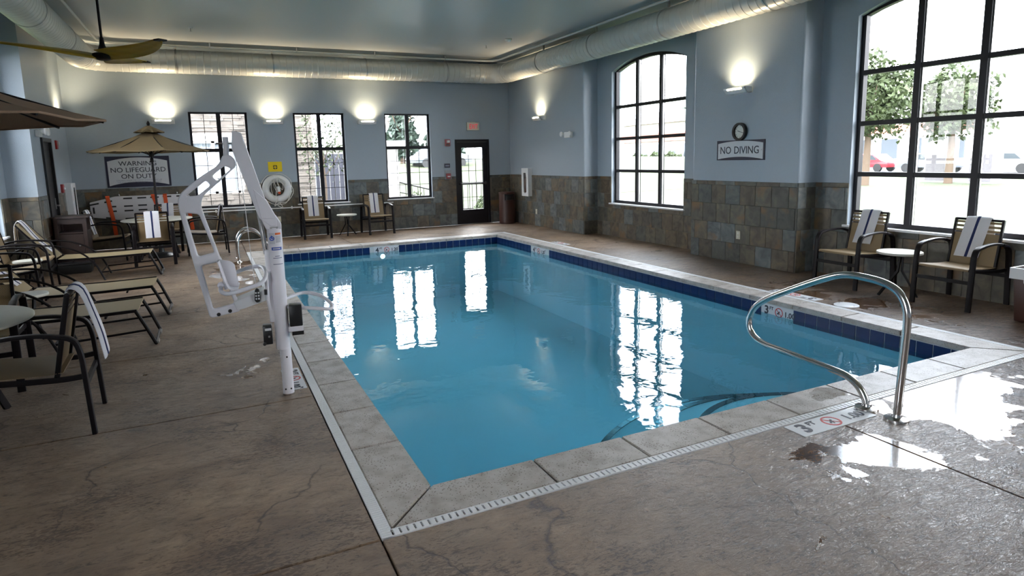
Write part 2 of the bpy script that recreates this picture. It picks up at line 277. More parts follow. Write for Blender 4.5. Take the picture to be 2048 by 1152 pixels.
# ------------------------------------------------------------------ mesh helpers
class MB:
    def __init__(s): s.bm = bmesh.new()
    def box(s, c, d, rz=0, M=None, taper=None):
        x, y, z = d[0]/2, d[1]/2, d[2]/2
        vs = []
        for k, zz in enumerate((-z, z)):
            f = taper if (taper and k) else 1
            for (a, b) in ((-x, -y), (x, -y), (x, y), (-x, y)):
                v = Vector((a*f, b*f, zz))
                if rz: v = Matrix.Rotation(rz, 3, 'Z') @ v
                v = v + Vector(c)
                if M: v = M @ v
                vs.append(s.bm.verts.new(v))
        for f in ((0, 3, 2, 1), (4, 5, 6, 7), (0, 1, 5, 4), (1, 2, 6, 5), (2, 3, 7, 6), (3, 0, 4, 7)):
            s.bm.faces.new([vs[i] for i in f])
        return s
    def box2(s, a, b):
        return s.box([(a[i]+b[i])/2 for i in range(3)], [abs(b[i]-a[i]) for i in range(3)])
    def bar(s, p, q, w, h=None, up=(0, 0, 1), w2=None, h2=None):
        p, q = Vector(p), Vector(q); h = h or w; w2 = w2 or w; h2 = h2 or h
        d = (q-p).normalized(); r = d.cross(Vector(up))
        if r.length < 1e-4: r = d.cross(Vector((1, 0, 0)))
        r.normalize(); u = r.cross(d)
        vs = []
        for (o, ww, hh) in ((p, w, h), (q, w2, h2)):
            for (a, b) in ((-1, -1), (1, -1), (1, 1), (-1, 1)): vs.append(s.bm.verts.new(o + r*a*ww/2 + u*b*hh/2))
        for f in ((0, 3, 2, 1), (4, 5, 6, 7), (0, 1, 5, 4), (1, 2, 6, 5), (2, 3, 7, 6), (3, 0, 4, 7)):
            s.bm.faces.new([vs[i] for i in f])
        return s
    def tube(s, pts, r, seg=10, flat=None, radii=None, closed=False, up=(0, 0, 1)):
        """flat=(w,h): rounded rectangular section; w across, h along up"""
        pts = [Vector(p) for p in pts]; n = len(pts); rings = []
        prev = None
        for i, p in enumerate(pts):
            if closed: d = pts[(i+1) % n] - pts[i-1]
            else: d = pts[min(i+1, n-1)] - pts[max(i-1, 0)]
            d.normalize()
            if prev is None:
                a = Vector(up) - d*d.dot(Vector(up))
                if a.length < 1e-3: a = Vector((1, 0, 0)) - d*d.x
                if a.length < 1e-3: a = Vector((0, 1, 0))
            else: a = prev - d*d.dot(prev)
            a.normalize(); prev = a; b = d.cross(a)
            rr = radii[i] if radii else r
            ring = []
            for k in range(seg):
                t = 2*PI*k/seg
                if flat:
                    ct, st = math.cos(t), math.sin(t)
                    e = .45
                    x = math.copysign(abs(ct)**e, ct)*flat[0]/2; y = math.copysign(abs(st)**e, st)*flat[1]/2
                    v = p + b*x + a*y
                else: v = p + a*math.cos(t)*rr + b*math.sin(t)*rr
                ring.append(s.bm.verts.new(v))
            rings.append(ring)
        m = n if closed else n-1
        for i in range(m):
            A, B = rings[i], rings[(i+1) % n]
            for k in range(seg):
                s.bm.faces.new((A[k], A[(k+1) % seg], B[(k+1) % seg], B[k]))
        if not closed:
            s.bm.faces.new(rings[0][::-1]); s.bm.faces.new(rings[-1])
        return s
    def lathe(s, prof, c=(0, 0, 0), seg=24, M=None, caps=True):
        rings = []
        for (r, z) in prof:
            ring = []
            for k in range(seg):
                v = Vector((r*math.cos(2*PI*k/seg), r*math.sin(2*PI*k/seg), z))
                v = (M @ v) if M else v
                ring.append(s.bm.verts.new(v + Vector(c)))
            rings.append(ring)
        for A, B in zip(rings, rings[1:]):
            for k in range(seg): s.bm.faces.new((A[k], A[(k+1) % seg], B[(k+1) % seg], B[k]))
        if caps:
            s.bm.faces.new(rings[0][::-1]); s.bm.faces.new(rings[-1])
        return s
    def prism(s, poly, h, M=None):
        """poly in local xy, extruded from z=0 to h"""
        A = [s.bm.verts.new((M @ Vector((x, y, 0))) if M else Vector((x, y, 0))) for x, y in poly]
        B = [s.bm.verts.new((M @ Vector((x, y, h))) if M else Vector((x, y, h))) for x, y in poly]
        n = len(poly); s.bm.faces.new(A[::-1]); s.bm.faces.new(B)
        for i in range(n): s.bm.faces.new((A[i], A[(i+1) % n], B[(i+1) % n], B[i]))
        return s
    def ribbon(s, path, w, th, side=(0, 1, 0), wav=0):
        """cloth strip: path of points, width along side"""
        path = [Vector(p) for p in path]; sd = Vector(side).normalized(); n = len(path); N = 8
        top, bot = [], []
        for i, p in enumerate(path):
            d = (path[min(i+1, n-1)] - path[max(i-1, 0)]).normalized(); nn = d.cross(sd).normalized()
            ra, rb = [], []
            for k in range(N+1):
                t = k/N*2-1
                o = math.sin(k*1.7+i*.55)*wav
                e = .35 if k in (0, N) else 1
                c = p + sd*t*w/2 + nn*o
                ra.append(s.bm.verts.new(c + nn*th/2*e)); rb.append(s.bm.verts.new(c - nn*th/2*e))
            top.append(ra); bot.append(rb)
        for i in range(n-1):
            for k in range(N):
                s.bm.faces.new((top[i][k], top[i][k+1], top[i+1][k+1], top[i+1][k])); s.bm.faces.new((bot[i][k], bot[i+1][k], bot[i+1][k+1], bot[i][k+1]))
            s.bm.faces.new((top[i][0], top[i+1][0], bot[i+1][0], bot[i][0])); s.bm.faces.new((top[i][N], bot[i][N], bot[i+1][N], top[i+1][N]))
        for i in (0, n-1):
            for k in range(N): s.bm.faces.new((top[i][k], bot[i][k], bot[i][k+1], top[i][k+1]))
        return s
    def bevel(s, w, seg=2):
        bmesh.ops.bevel(s.bm, geom=list(s.bm.edges), offset=w, segments=seg, affect='EDGES', profile=.5, clamp_overlap=True); return s
    def mesh(s, name, m, smooth=False, ang=40):
        bmesh.ops.recalc_face_normals(s.bm, faces=s.bm.faces)
        me = bpy.data.meshes.new(name); s.bm.to_mesh(me); s.bm.free(); me.materials.append(m)
        if smooth:
            for p in me.polygons: p.use_smooth = True
            try: me.set_sharp_from_angle(angle=math.radians(ang))
            except Exception: pass
        return me

def link(name, me, parent=None, loc=None, rz=0, label=None):
    o = bpy.data.objects.new(name, me); COL.objects.link(o)
    if parent: o.parent = parent
    if loc: o.location = loc
    if rz: o.rotation_euler = (0, 0, rz)
    if label: o['label'] = label
    return o
def part(name, mb, m, parent, smooth=False, label=None, kind=None, ang=40):
    o = link(name, mb.mesh(name, m, smooth, ang), parent, label=label)
    if kind: o['kind'] = kind
    return o
def thing(name, label, cat, loc=(0, 0, 0), rz=0, group=None, kind=None):
    o = bpy.data.objects.new(name, None); COL.objects.link(o); o.location = loc; o.rotation_euler = (0, 0, rz); o.empty_display_size = .1
    if label: o['label'] = label
    if cat: o['category'] = cat
    if group: o['group'] = group
    if kind: o['kind'] = kind
    return o
def single(name, mb, m, label, cat, loc=(0, 0, 0), rz=0, group=None, smooth=True, kind=None):
    o = link(name, mb.mesh(name, m, smooth), None, loc, rz); o['label'] = label; o['category'] = cat
    if group: o['group'] = group
    if kind: o['kind'] = kind
    return o
def struct(name, mb, m, parent=None, smooth=False, label=None):
    o = link(name, mb.mesh(name, m, smooth), parent)
    o['kind'] = 'structure'
    if label: o['label'] = label
    return o
def sroot(name, label=None, loc=(0, 0, 0), rz=0):
    return thing(name, label, None, loc, rz, kind='structure')
def dup(root, loc, rz, label):
    r = root.copy(); COL.objects.link(r); r.location = loc; r.rotation_euler = (0, 0, rz); r['label'] = label
    for ch in list(root.children):
        c = ch.copy(); COL.objects.link(c); c.parent = r
        for g in ch.children:
            d = g.copy(); COL.objects.link(d); d.parent = c
    return r
def smooth_pts(pts, n=6, closed=False):
    P = [Vector(p) for p in pts]; out = []; N = len(P)
    rng = range(N if closed else N-1)
    for i in rng:
        if closed: p0, p1, p2, p3 = P[i-1], P[i], P[(i+1) % N], P[(i+2) % N]
        else: p0, p1, p2, p3 = P[max(i-1, 0)], P[i], P[i+1], P[min(i+2, N-1)]
        for k in range(n):
            t = k/n
            out.append(.5*((2*p1)+(-p0+p2)*t+(2*p0-5*p1+4*p2-p3)*t*t+(-p0+3*p1-3*p2+p3)*t**3))
    if not closed: out.append(P[-1])
    return out
def fillet(pts, r=.05, n=5):
    """straight runs with rounded corners"""
    P = [Vector(p) for p in pts]; out = [P[0]]
    for i in range(1, len(P)-1):
        a, b, c = P[i-1], P[i], P[i+1]
        rr = min(r, (a-b).length*.48, (c-b).length*.48)
        s, e = b+(a-b).normalized()*rr, b+(c-b).normalized()*rr
        for k in range(n+1):
            t = k/n; out.append(s*(1-t)**2 + b*2*t*(1-t) + e*t*t)
    out.append(P[-1]); return out
def frame_M(o, R, U):
    R, U = Vector(R).normalized(), Vector(U).normalized(); N = R.cross(U)
    return Matrix(((R.x, U.x, N.x, o[0]), (R.y, U.y, N.y, o[1]), (R.z, U.z, N.z, o[2]), (0, 0, 0, 1)))
def text(body, size, Mx, m, parent=None, name='lettering', xs=1.0, depth=.0015, bold=0, align='CENTER'):
    cu = bpy.data.curves.new('t', 'FONT'); cu.body = body; cu.size = size; cu.align_x = align; cu.align_y = 'CENTER'; cu.extrude = depth; cu.offset = bold; cu.resolution_u = 3
    o = bpy.data.objects.new('t', cu); COL.objects.link(o)
    dg = bpy.context.evaluated_depsgraph_get(); me = bpy.data.meshes.new_from_object(o.evaluated_get(dg))
    bpy.data.objects.remove(o); bpy.data.curves.remove(cu)
    me.transform(Mx @ Matrix.Diagonal((xs, 1, 1, 1))); me.materials.clear(); me.materials.append(m)
    return link(name, me, parent)
def ring_prism(ro, ri, h, M, seg=24):
    mb = MB(); vo = []
    for z in (0, h):
        for r in (ro, ri): vo.append([mb.bm.verts.new(M @ Vector((r*math.cos(2*PI*k/seg), r*math.sin(2*PI*k/seg), z))) for k in range(seg)])
    for k in range(seg):
        j = (k+1) % seg
        for A, B in ((vo[0], vo[1]), (vo[2], vo[3]), (vo[0], vo[2]), (vo[1], vo[3])): mb.bm.faces.new((A[k], A[j], B[j], B[k]))
    return mb

# ------------------------------------------------------------------ dimensions
W, L, YW, XR, XB = 4.565, 9.245, 11.66, 6.065, 6.40
XL, XLB, YB, HC = -3.18, -3.50, -6.5, 3.92
ZW = 1.19

# ------------------------------------------------------------------ wall with holes
def wall_with_holes(outer, holes, thick, Mx, name):
    cu = bpy.data.curves.new('w', 'CURVE'); cu.dimensions = '2D'; cu.fill_mode = 'BOTH'; cu.extrude = thick/2
    for poly in [outer]+holes:
        sp = cu.splines.new('POLY'); sp.points.add(len(poly)-1)
        for i, (x, y) in enumerate(poly): sp.points[i].co = (x, y, 0, 1)
        sp.use_cyclic_u = True
    o = bpy.data.objects.new('w', cu); COL.objects.link(o)
    dg = bpy.context.evaluated_depsgraph_get(); me = bpy.data.meshes.new_from_object(o.evaluated_get(dg))
    bpy.data.objects.remove(o); bpy.data.curves.remove(cu)
    me.transform(Mx @ Matrix.Translation((0, 0, -thick/2))); me.materials.clear(); me.materials.append(K['wall'])
    return me
def rect(x0, y0, x1, y1): return [(x0, y0), (x1, y0), (x1, y1), (x0, y1)]
def arch(x0, z0, x1, zs, zt, n=20):
    """opening with segmental arch: springs at zs, crown zt"""
    w = (x1-x0)/2; h = zt-zs; R = (w*w+h*h)/(2*h); cx = (x0+x1)/2; cz = zt-R; a = math.asin(w/R)
    return [(x0, z0), (x1, z0)] + [(cx+R*math.sin(a-2*a*k/n), cz+R*math.cos(a-2*a*k/n)) for k in range(n+1)]

# far wall, normal towards -Y ; local x -> world x
WF = [(-1.10, .71, 0.0, 2.67), (.915, .71, 1.995, 2.67), (2.905, .71, 3.99, 2.67)]
DOOR = (4.60, 0, 5.50, 2.07)
Mfar = frame_M((0, YW, 0), (1, 0, 0), (0, 0, 1))   # normal = x cross z = -y
outer = [(XL-.05, 0), (DOOR[0], 0), (DOOR[0], DOOR[3]), (DOOR[2], DOOR[3]), (DOOR[2], 0), (XB+.25, 0), (XB+.25, HC+.1), (XL-.05, HC+.1)]
me = wall_with_holes(outer, [rect(*w) for w in WF], .22, Mfar, 'wall_far')
wall_far = link('wall_far', me); wall_far['kind'] = 'structure'
# right wall (recessed bays), normal towards -X ; local x -> world -y
Mr = frame_M((XB, 0, 0), (0, -1, 0), (0, 0, 1))
WR = [(5.55, 7.68), (.365, 2.495), (-4.82, -2.69)]
outer = rect(-(YW+.2), 0, -YB, HC+.1)
me = wall_with_holes(outer, [arch(-b, .665, -a, 3.20, 3.40) for a, b in WR], .22, Mr, 'wall_right')
wall_right = link('wall_right', me); wall_right['kind'] = 'structure'
for (a, b) in ((8.18, YW), (2.98, 4.97), (-2.14, -.15), (YB, -5.3)):
    mb = MB().box2((XR, a, 0), (XB+.02, b, HC+.05))
    es = [e for e in mb.bm.edges if abs(e.verts[0].co.x-XR) < 1e-4 and abs(e.verts[1].co.x-XR) < 1e-4 and abs(e.verts[0].co.z-e.verts[1].co.z) > 1]
    bmesh.ops.bevel(mb.bm, geom=es, offset=.03, segments=4, affect='EDGES', profile=.5)
    o = part('pier', mb, K['wall'], wall_right, smooth=True, ang=60)
# left wall: bay with window, then pier with the black door, then recess with sconce
Ml = frame_M((XLB, 0, 0), (0, 1, 0), (0, 0, 1))
WL = [(6.15, 8.25), (-4.3, -2.2)]  # second window, out of view behind the camera, is added to light the lift
me = wall_with_holes(rect(YB, 0, 8.7, HC+.1), [arch(a, .665, b, 3.20, 3.40) for a, b in WL], .22, Ml, 'wall_left')
wall_left = link('wall_left', me); wall_left['kind'] = 'structure'
mb = MB(); mb.box2((XLB-.22, 8.61, 0), (XL+.05, 9.20, HC+.05)); 
part('pier', mb, K['wall'], wall_left)
mb = MB(); mb.box2((XLB-.22, 9.85, 0), (XL+.05, 10.25, HC+.05)).box2((XLB-.22, 9.20, 2.08), (XL+.05, 9.85, HC+.05)); part('pier', mb, K['wall'], wall_left)
mb = MB(); mb.box2((XLB-.22, 10.25, 0), (XL, YW+.2, HC+.05)); part('wall_section', mb, K['wall'], wall_left)
# near wall behind the camera and ceiling
struct('wall_near', MB().box2((XLB-.2, YB-.2, 0), (XB+.2, YB, HC+.1)), K['wall'])
ceiling = struct('ceiling', MB().box2((XLB-.3, YB-.3, HC), (XB+.3, YW+.3, HC+.15)), K['ceil'])

# ------------------------------------------------------------------ slate wainscot
_tiles = {}
def tile_mesh(w, h, t=.014, c=.003):
    k = (round(w, 3), round(h, 3))
    if k not in _tiles:
        mb = MB(); a, b = w/2, h/2
        A = [mb.bm.verts.new((x, 0, z)) for x, z in ((-a, -b), (a, -b), (a, b), (-a, b))]
        B = [mb.bm.verts.new((x, -t+c, z)) for x, z in ((-a, -b), (a, -b), (a, b), (-a, b))]
        C_ = [mb.bm.verts.new((x, -t, z)) for x, z in ((-a+c, -b+c), (a-c, -b+c), (a-c, b-c), (-a+c, b-c))]
        for P, Q in ((A, B), (B, C_)):
            for i in range(4): mb.bm.faces.new((P[i], P[(i+1) % 4], Q[(i+1) % 4], Q[i]))
        mb.bm.faces.new(C_)
        _tiles[k] = mb.mesh('slate_tile', K['slate'])
    return _tiles[k]
def subtract(r, holes):
    rs = [r]
    for h in holes:
        out = []
        for (a, b, c, d) in rs:
            if h[2] <= a or h[0] >= c or h[3] <= b or h[1] >= d: out.append((a, b, c, d)); continue
            if h[0]-a > .02: out.append((a, b, h[0], d))
            if c-h[2] > .02: out.append((h[2], b, c, d))
            x0, x1 = max(a, h[0]), min(c, h[2])
            if h[1]-b > .02: out.append((x0, b, x1, h[1]))
            if d-h[3] > .02: out.append((x0, h[3], x1, d))
        rs = out
    return rs
def wainscot(parent, x0, x1, o, R, holes=(), off=.1):
    """tiles along direction R from o; local coordinate x0..x1"""
    R = Vector(R); N = R.cross(Vector((0, 0, 1))); rz = math.atan2(R.y, R.x)
    gb = MB()
    for (p, q, s_, t_) in subtract((x0, 0, x1, ZW), holes):
        c_ = Vector(o)+R*((p+s_)/2)+N*.001+Vector((0, 0, (q+t_)/2)); gb.box(c_, (s_-p, .006, t_-q-.002), rz=rz)
    part('grout_bed', gb, K['grout'], parent)
    rows = [(0, .28), (.28, .565), (.565, .85), (.85, 1.13), (1.13, ZW)]
    for j, (z0, z1) in enumerate(rows):
        tw = .285 if j < 4 else .40
        x = x0 - (off + (j*.37) % 1 * tw) % tw
        while x < x1:
            a, b = max(x, x0), min(x+tw, x1); x += tw
            if b-a < .025: continue
            for (p, q, s, t) in subtract((a, z0, b, z1), holes):
                g = .0035
                me = tile_mesh(s-p-g, t-q-g)
                ob = link('slate_tile', me, parent, Vector(o)+R*((p+s)/2)+Vector((0, 0, (q+t)/2)), rz)
wainscot(wall_far, XL+.02, XR, (0, YW, 0), (1, 0, 0), WF+[DOOR])
for a, b in ((8.18, YW), (2.98, 4.97), (-2.14, -.15)):
    wainscot(wall_right, -b, -a, (XR, 0, 0), (0, -1, 0))
    wainscot(wall_right, 0, XB-XR, (XR, a, 0), (1, 0, 0))
for a, b in ((4.97, 8.18), (-.15, 2.98)):
    wainscot(wall_right, -b, -a, (XB, 0, 0), (0, -1, 0), [(-q, .66, -p, 3) for p, q in WR])
wainscot(wall_left, 2.5, 8.61, (XLB, 0, 0), (0, 1, 0), [(a, .66, b, 3) for a, b in WL])
wainscot(wall_left, XLB, XL+.05, (0, 8.61, 0), (1, 0, 0))
wainscot(wall_left, 8.61, 9.16, (XL+.05, 0, 0), (0, 1, 0)); wainscot(wall_left, 9.89, 10.25, (XL+.05, 0, 0), (0, 1, 0))
wainscot(wall_left, 10.25, YW, (XL, 0, 0), (0, 1, 0))

# ------------------------------------------------------------------ floor slabs
floor = struct('floor', MB().box2((XLB-.3, YB, -.30), (-.33, YW+.2, -.03)).box2((W+.33, YB, -.30), (XB+.3, YW+.2, -.03)).box2((-.33, YB, -.30), (W+.33, -.33, -.03)).box2((-.33, L+.33, -.30), (W+.33, YW+.2, -.03)), K['joint'])
def slab(x0, y0, x1, y1, g=.004):
    mb = MB().box2((x0+g, y0+g, -.05), (x1-g, y1-g, 0)); 
    es = [e for e in mb.bm.edges if e.verts[0].co.z > -.01 and e.verts[1].co.z > -.01]
    bmesh.ops.bevel(mb.bm, geom=es, offset=.004, segments=1, affect='EDGES')
    part('slab', mb, K['deck'], floor)
D0 = -.333; D1 = W+.333; D2 = L+.333
ys = [D0, 1.55, 3.16, 4.8, 6.4, 8.0, D2]
for a, b in zip(ys, ys[1:]): slab(XLB, a, D0, b); slab(D1, a, XB, b)
for a, b in zip([YB, -4.0, -2.2, D0], [-4.0, -2.2, D0]):
    if b: pass
for a, b in ((YB, -3.4), (-3.4, D0)):
    for c, d in ((XLB, D0), (D0, 2.38), (2.38, XB)): slab(c, a, d, b)
xs = [XLB, -1.9, D0, 1.6, 3.3, D1, XB]
for a, b in zip(xs, xs[1:]): slab(a, D2, b, YW)

# ------------------------------------------------------------------ pool
CT = .045
basin = struct('pool_basin', MB(), K['plaster']); bmn = bmesh.new(); bmn.from_mesh(basin.data)
mb = MB(); Zb = -1.2
for a, b in (((-.15, -.15, Zb-.1), (W+.15, L+.15, Zb)), ((-.15, -.15, Zb), (0, L+.15, -CT)), ((W, -.15, Zb), (W+.15, L+.15, -CT)), ((0, -.15, Zb), (W, 0, -CT)), ((0, L, Zb), (W, L+.15, -CT))): mb.box2(a, b)
mb.bm.to_mesh(basin.data); mb.bm.free(); bmn.free()
basin['label'] = 'white plastered pool basin under turquoise water'
# steps with dark tile nosings, centred below the grab rail
for k, (R, z) in enumerate(((.90, -.31), (1.25, -.45), (1.62, -.60))):
    c = (2.72, -.22); a0 = math.acos(min(1, .22/R)); poly = []
    n = 22
    for i in range(n+1):
        a = PI/2 - a0 + 2*a0*i/n
        x = c[0]+R*math.cos(a); y = c[1]+R*math.sin(a); poly.append((min(x, W-.01), max(y, 0.0)))
    part('step', MB().prism(poly, z-Zb, Matrix.Translation((0, 0, Zb))), K['plaster'], basin)
    nt = int(2*a0*R/.15)
    for i in range(nt):
        s, e = PI/2-a0+2*a0*(i+.03)/nt, PI/2-a0+2*a0*(i+.97)/nt
        q = []
        for rr, aa in ((R+.004, s), (R+.004, (s+e)/2), (R+.004, e), (R-.042, e), (R-.042, (s+e)/2), (R-.042, s)):
            q.append((min(c[0]+rr*math.cos(aa), W-.005), max(c[1]+rr*math.sin(aa), 0.002)))
        if min(p[1] for p in q) > .01:
            part('nosing_tile', MB().prism(q, .02, Matrix.Translation((0, 0, z-.012))), K['dktile'], basin)
# waterline band
TZ0, TZ1 = -.195, -CT
part('tile_grout', MB().box2((.001, L-.004, TZ0), (W-.001, L+.01, TZ1)).box2((W-.004, 0, TZ0), (W+.01, L, TZ1)).box2((-.01, 0, TZ0), (.004, L, TZ1)).box2((0, -.01, TZ0), (W, .004, TZ1)), K['tgrout'], basin)
TT = .1425
tm = MB().box((0, -.004, 0), (TT-.009, .008, .141)); tm = tm.mesh('waterline_tile', K['blue'])
mk = {'far': (1.95, 2.42), 'right1': (1.72, 2.06), 'right2': (7.1, 7.62)}
def skip(v, rg): return any(a-.06 < v < b+.06 for a, b in rg)
nx = round(W/TT); ny = round(L/TT)
for i in range(nx):
    x = (i+.5)*W/nx
    if not skip(x, [mk['far']]): link('waterline_tile', tm, basin, (x, L-.003, -.122))
    link('waterline_tile', tm, basin, (x, .003, -.122), PI)
for i in range(ny):
    y = (i+.5)*L/ny
    if not skip(y, [mk['right1'], mk['right2']]): link('waterline_tile', tm, basin, (W-.003, y, -.122), -PI/2)
    link('waterline_tile', tm, basin, (.003, y, -.122), PI/2)
def no_dive(Mx, r, parent):
    o = link('no_diving_symbol', ring_prism(r, r*.82, .0015, Mx).mesh('no_diving_symbol', K['redink']), parent)
    mb = MB(); mb.bar(Mx @ Vector((-r*.62, r*.62, .001)), Mx @ Vector((r*.62, -r*.62, .001)), r*.14, .001, up=Mx.to_3x3() @ Vector((0, 0, 1)))
    part('no_diving_bar', mb, K['redink'], parent)
    mb = MB(); 
    mb.bar(Mx @ Vector((-r*.45, -r*.35, .001)), Mx @ Vector((r*.2, r*.25, .001)), r*.22, .001, up=Mx.to_3x3() @ Vector((0, 0, 1)))
    mb.bar(Mx @ Vector((r*.1, r*.2, .001)), Mx @ Vector((-r*.1, -r*.5, .001)), r*.14, .001, up=Mx.to_3x3() @ Vector((0, 0, 1)))
    part('diver_symbol', mb, K['ink'], parent)
def marker(label, o, R, U, w, h, ft, m_, th=.004):
    N = Vector(R).cross(Vector(U))
    t = thing('depth_marker', label, 'depth marker', o, 0)
    M0 = frame_M((0, 0, 0), R, U)
    part('marker_tile', MB().prism(rect(-w/2, -h/2, w/2, h/2), th, M0), K['signwhite'], t)
    Mz = M0 @ Matrix.Translation((0, 0, th))
    text(ft, h*.95, Mz @ Matrix.Translation((-w*.36, 0, 0)), K['ink'], t, bold=h*.03)
    text('FT', h*.38, Mz @ Matrix.Translation((-w*.22, h*.22, 0)), K['ink'], t, bold=h*.01)
    no_dive(Mz, h*.40, t)
    text(m_, h*.62, Mz @ Matrix.Translation((w*.30, -.05*h, 0)), K['ink'], t, bold=h*.015)
    text('M', h*.3, Mz @ Matrix.Translation((w*.455, h*.22, 0)), K['ink'], t)
    return t
marker('white tile depth marker in the blue waterline tiles of the far pool edge', (2.185, L-.006, -.118), (1, 0, 0), (0, 0, 1), .52, .13, '4', '1.20')
marker('white waterline depth marker nearest the grab rail on the right pool wall', (W-.006, 1.89, -.118), (0, -1, 0), (0, 0, 1), .46, .13, '3', '1.00')
marker('white waterline depth marker near the far end of the right pool wall', (W-.006, 7.36, -.118), (0, -1, 0), (0, 0, 1), .52, .13, '4', '1.20')
marker('square tile depth marker in the wet deck at the foot of the grab rail', (2.36, -.425, .0), (1, 0, 0), (0, 1, 0), .62, .15, '3', '1.00', .003)
marker('deck depth marker beside the foot of the white lift post', (-.415, 1.98, .0), (0, -1, 0), (1, 0, 0), .50, .13, '3', '1.00', .003)
marker('deck depth marker on the right deck between skimmer lid and pool edge', (4.985, 2.05, .0), (0, 1, 0), (-1, 0, 0), .62, .14, '3', '1.00', .003)
marker('small deck depth marker on the right deck near the far pool corner', (4.995, 7.3, .0), (0, 1, 0), (-1, 0, 0), .5, .13, '4', '1.20', .003)
# pool light
t = thing('pool_light', 'glowing underwater lamp low on the far pool wall', 'lamp', (2.10, L, -.245))
part('lens', MB().lathe([(.048, 0), (.045, .014), (.02, .02)], M=Matrix.Rotation(PI/2, 4, 'X')), K['plight'], t, True)
link('ring', ring_prism(.062, .047, .015, Matrix.Rotation(PI/2, 4, 'X')).mesh('ring', K['steel2']), t)
# water
wt = MB(); vs = [wt.bm.verts.new(p) for p in ((.001, .001, -.155), (W-.001, .001, -.155), (W-.001, L-.001, -.155), (.001, L-.001, -.155))]; wt.bm.faces.new(vs)
water = link('pool_water', wt.mesh('pool_water', K['water'])); water['label'] = 'still turquoise water filling the rectangular indoor pool'; water['category'] = 'water'; water['kind'] = 'stuff'
# coping
coping = sroot('pool_coping', 'pale pitted stone coping around the pool')
CW = .272
def coping_stone(poly, inner):
    mb = MB().prism(poly, CT+.002, Matrix.Translation((0, 0, -CT)))
    bmesh.ops.bevel(mb.bm, geom=list(mb.bm.edges), offset=.005, segments=2, affect='EDGES')
    part('coping_stone', mb, K['stone'], coping, True, ang=30)
g = .004
def run(n, side):
    le = (L if side in 'lr' else W)
    for i in range(n):
        a, b = le*i/n, le*(i+1)/n
        ao = -CW if i == 0 else a; bo = le+CW if i == n-1 else b
        ga = g*1.6 if i == 0 else g; gb = g*1.6 if i == n-1 else g
        P = [(a+ga, 0.0), (b-gb, 0.0), (bo-gb*1.5, -CW), (ao+ga*1.5, -CW)]
        if side == 'n': q = P
        if side == 'f': q = [(x, L-y) for x, y in P]
        if side == 'l': q = [(y, x) for x, y in P]
        if side == 'r': q = [(W-y, x) for x, y in P]
        coping_stone(q, 0)
run(8, 'n'); run(8, 'f'); run(16, 'l'); run(16, 'r')
part('mortar_bed', MB().box2((-CW, -CW, -.05), (-.02, L+CW, -.012)).box2((W+.02, -CW, -.05), (W+CW, L+CW, -.012)).box2((0, -CW, -.05), (W, -.02, -.012)).box2((0, L+.02, -.05), (W, L+CW, -.012)), K['joint'], coping)
# drain grate
drain = sroot('drain_channel', 'white slotted deck drain framing the coping')
dmb = MB(); sl = MB(); d0, d1 = CW+.004, .330
pitch = .0215
def slats(x0, x1, y0, y1, along):
    pitch, gap = (.033, .0095) if along == 'x' else (.018, .0035)
    n = int((x1-x0 if along == 'x' else y1-y0)/pitch)
    for i in range(n):
        if along == 'x': sl.box2((x0+i*pitch, y0, -.012), (x0+i*pitch+pitch-gap, y1, .001))
        else: sl.box2((x0, y0+i*pitch, -.012), (x1, y0+i*pitch+pitch-gap, .001))
e = .006
slats(-d1+.06, W+d1-.06, -d1+e, -d0-e, 'x'); slats(-d1+.06, W+d1-.06, L+d0+e, L+d1-e, 'x')
slats(-d1+e, -d0-e, -d1, L+d1, 'y'); slats(W+d0+e, W+d1-e, -d1, L+d1, 'y')
part('grate_slats', sl, K['grate'], drain, kind='stuff')
rails = MB()
for (a, b) in ((d0, d0+e), (d1-e, d1)):
    rails.box2((-b, -b, -.012), (W+b, -a, .0015)).box2((-b, L+a, -.012), (W+b, L+b, .0015)).box2((-b, -b, -.012), (-a, L+b, .0015)).box2((W+a, -b, -.012), (W+b, L+b, .0015))
part('grate_rim', rails, K['grate'], drain)
part('channel_bottom', MB().box2((-d1, -d1, -.05), (W+d1, -d0, -.03)).box2((-d1, L+d0, -.05), (W+d1, L+d1, -.03)).box2((-d1, -d0, -.05), (-d0, L+d0, -.03)).box2((W+d0, -d0, -.05), (W+d1, L+d0, -.03)), K['joint'], drain)
# skimmer lid
t = thing('skimmer_lid', 'round white skimmer lid set in the right deck beside the coping', 'lid', (5.02, 1.44, 0))
part('cover', MB().lathe([(.12, 0), (.12, .006), (.115, .009)], seg=28), K['grate'], t, True)
for s in (-1, 1): part('screw', MB().lathe([(.008, 0), (.008, .003)], c=(0, s*.085, .009), seg=10), K['steel2'], t)

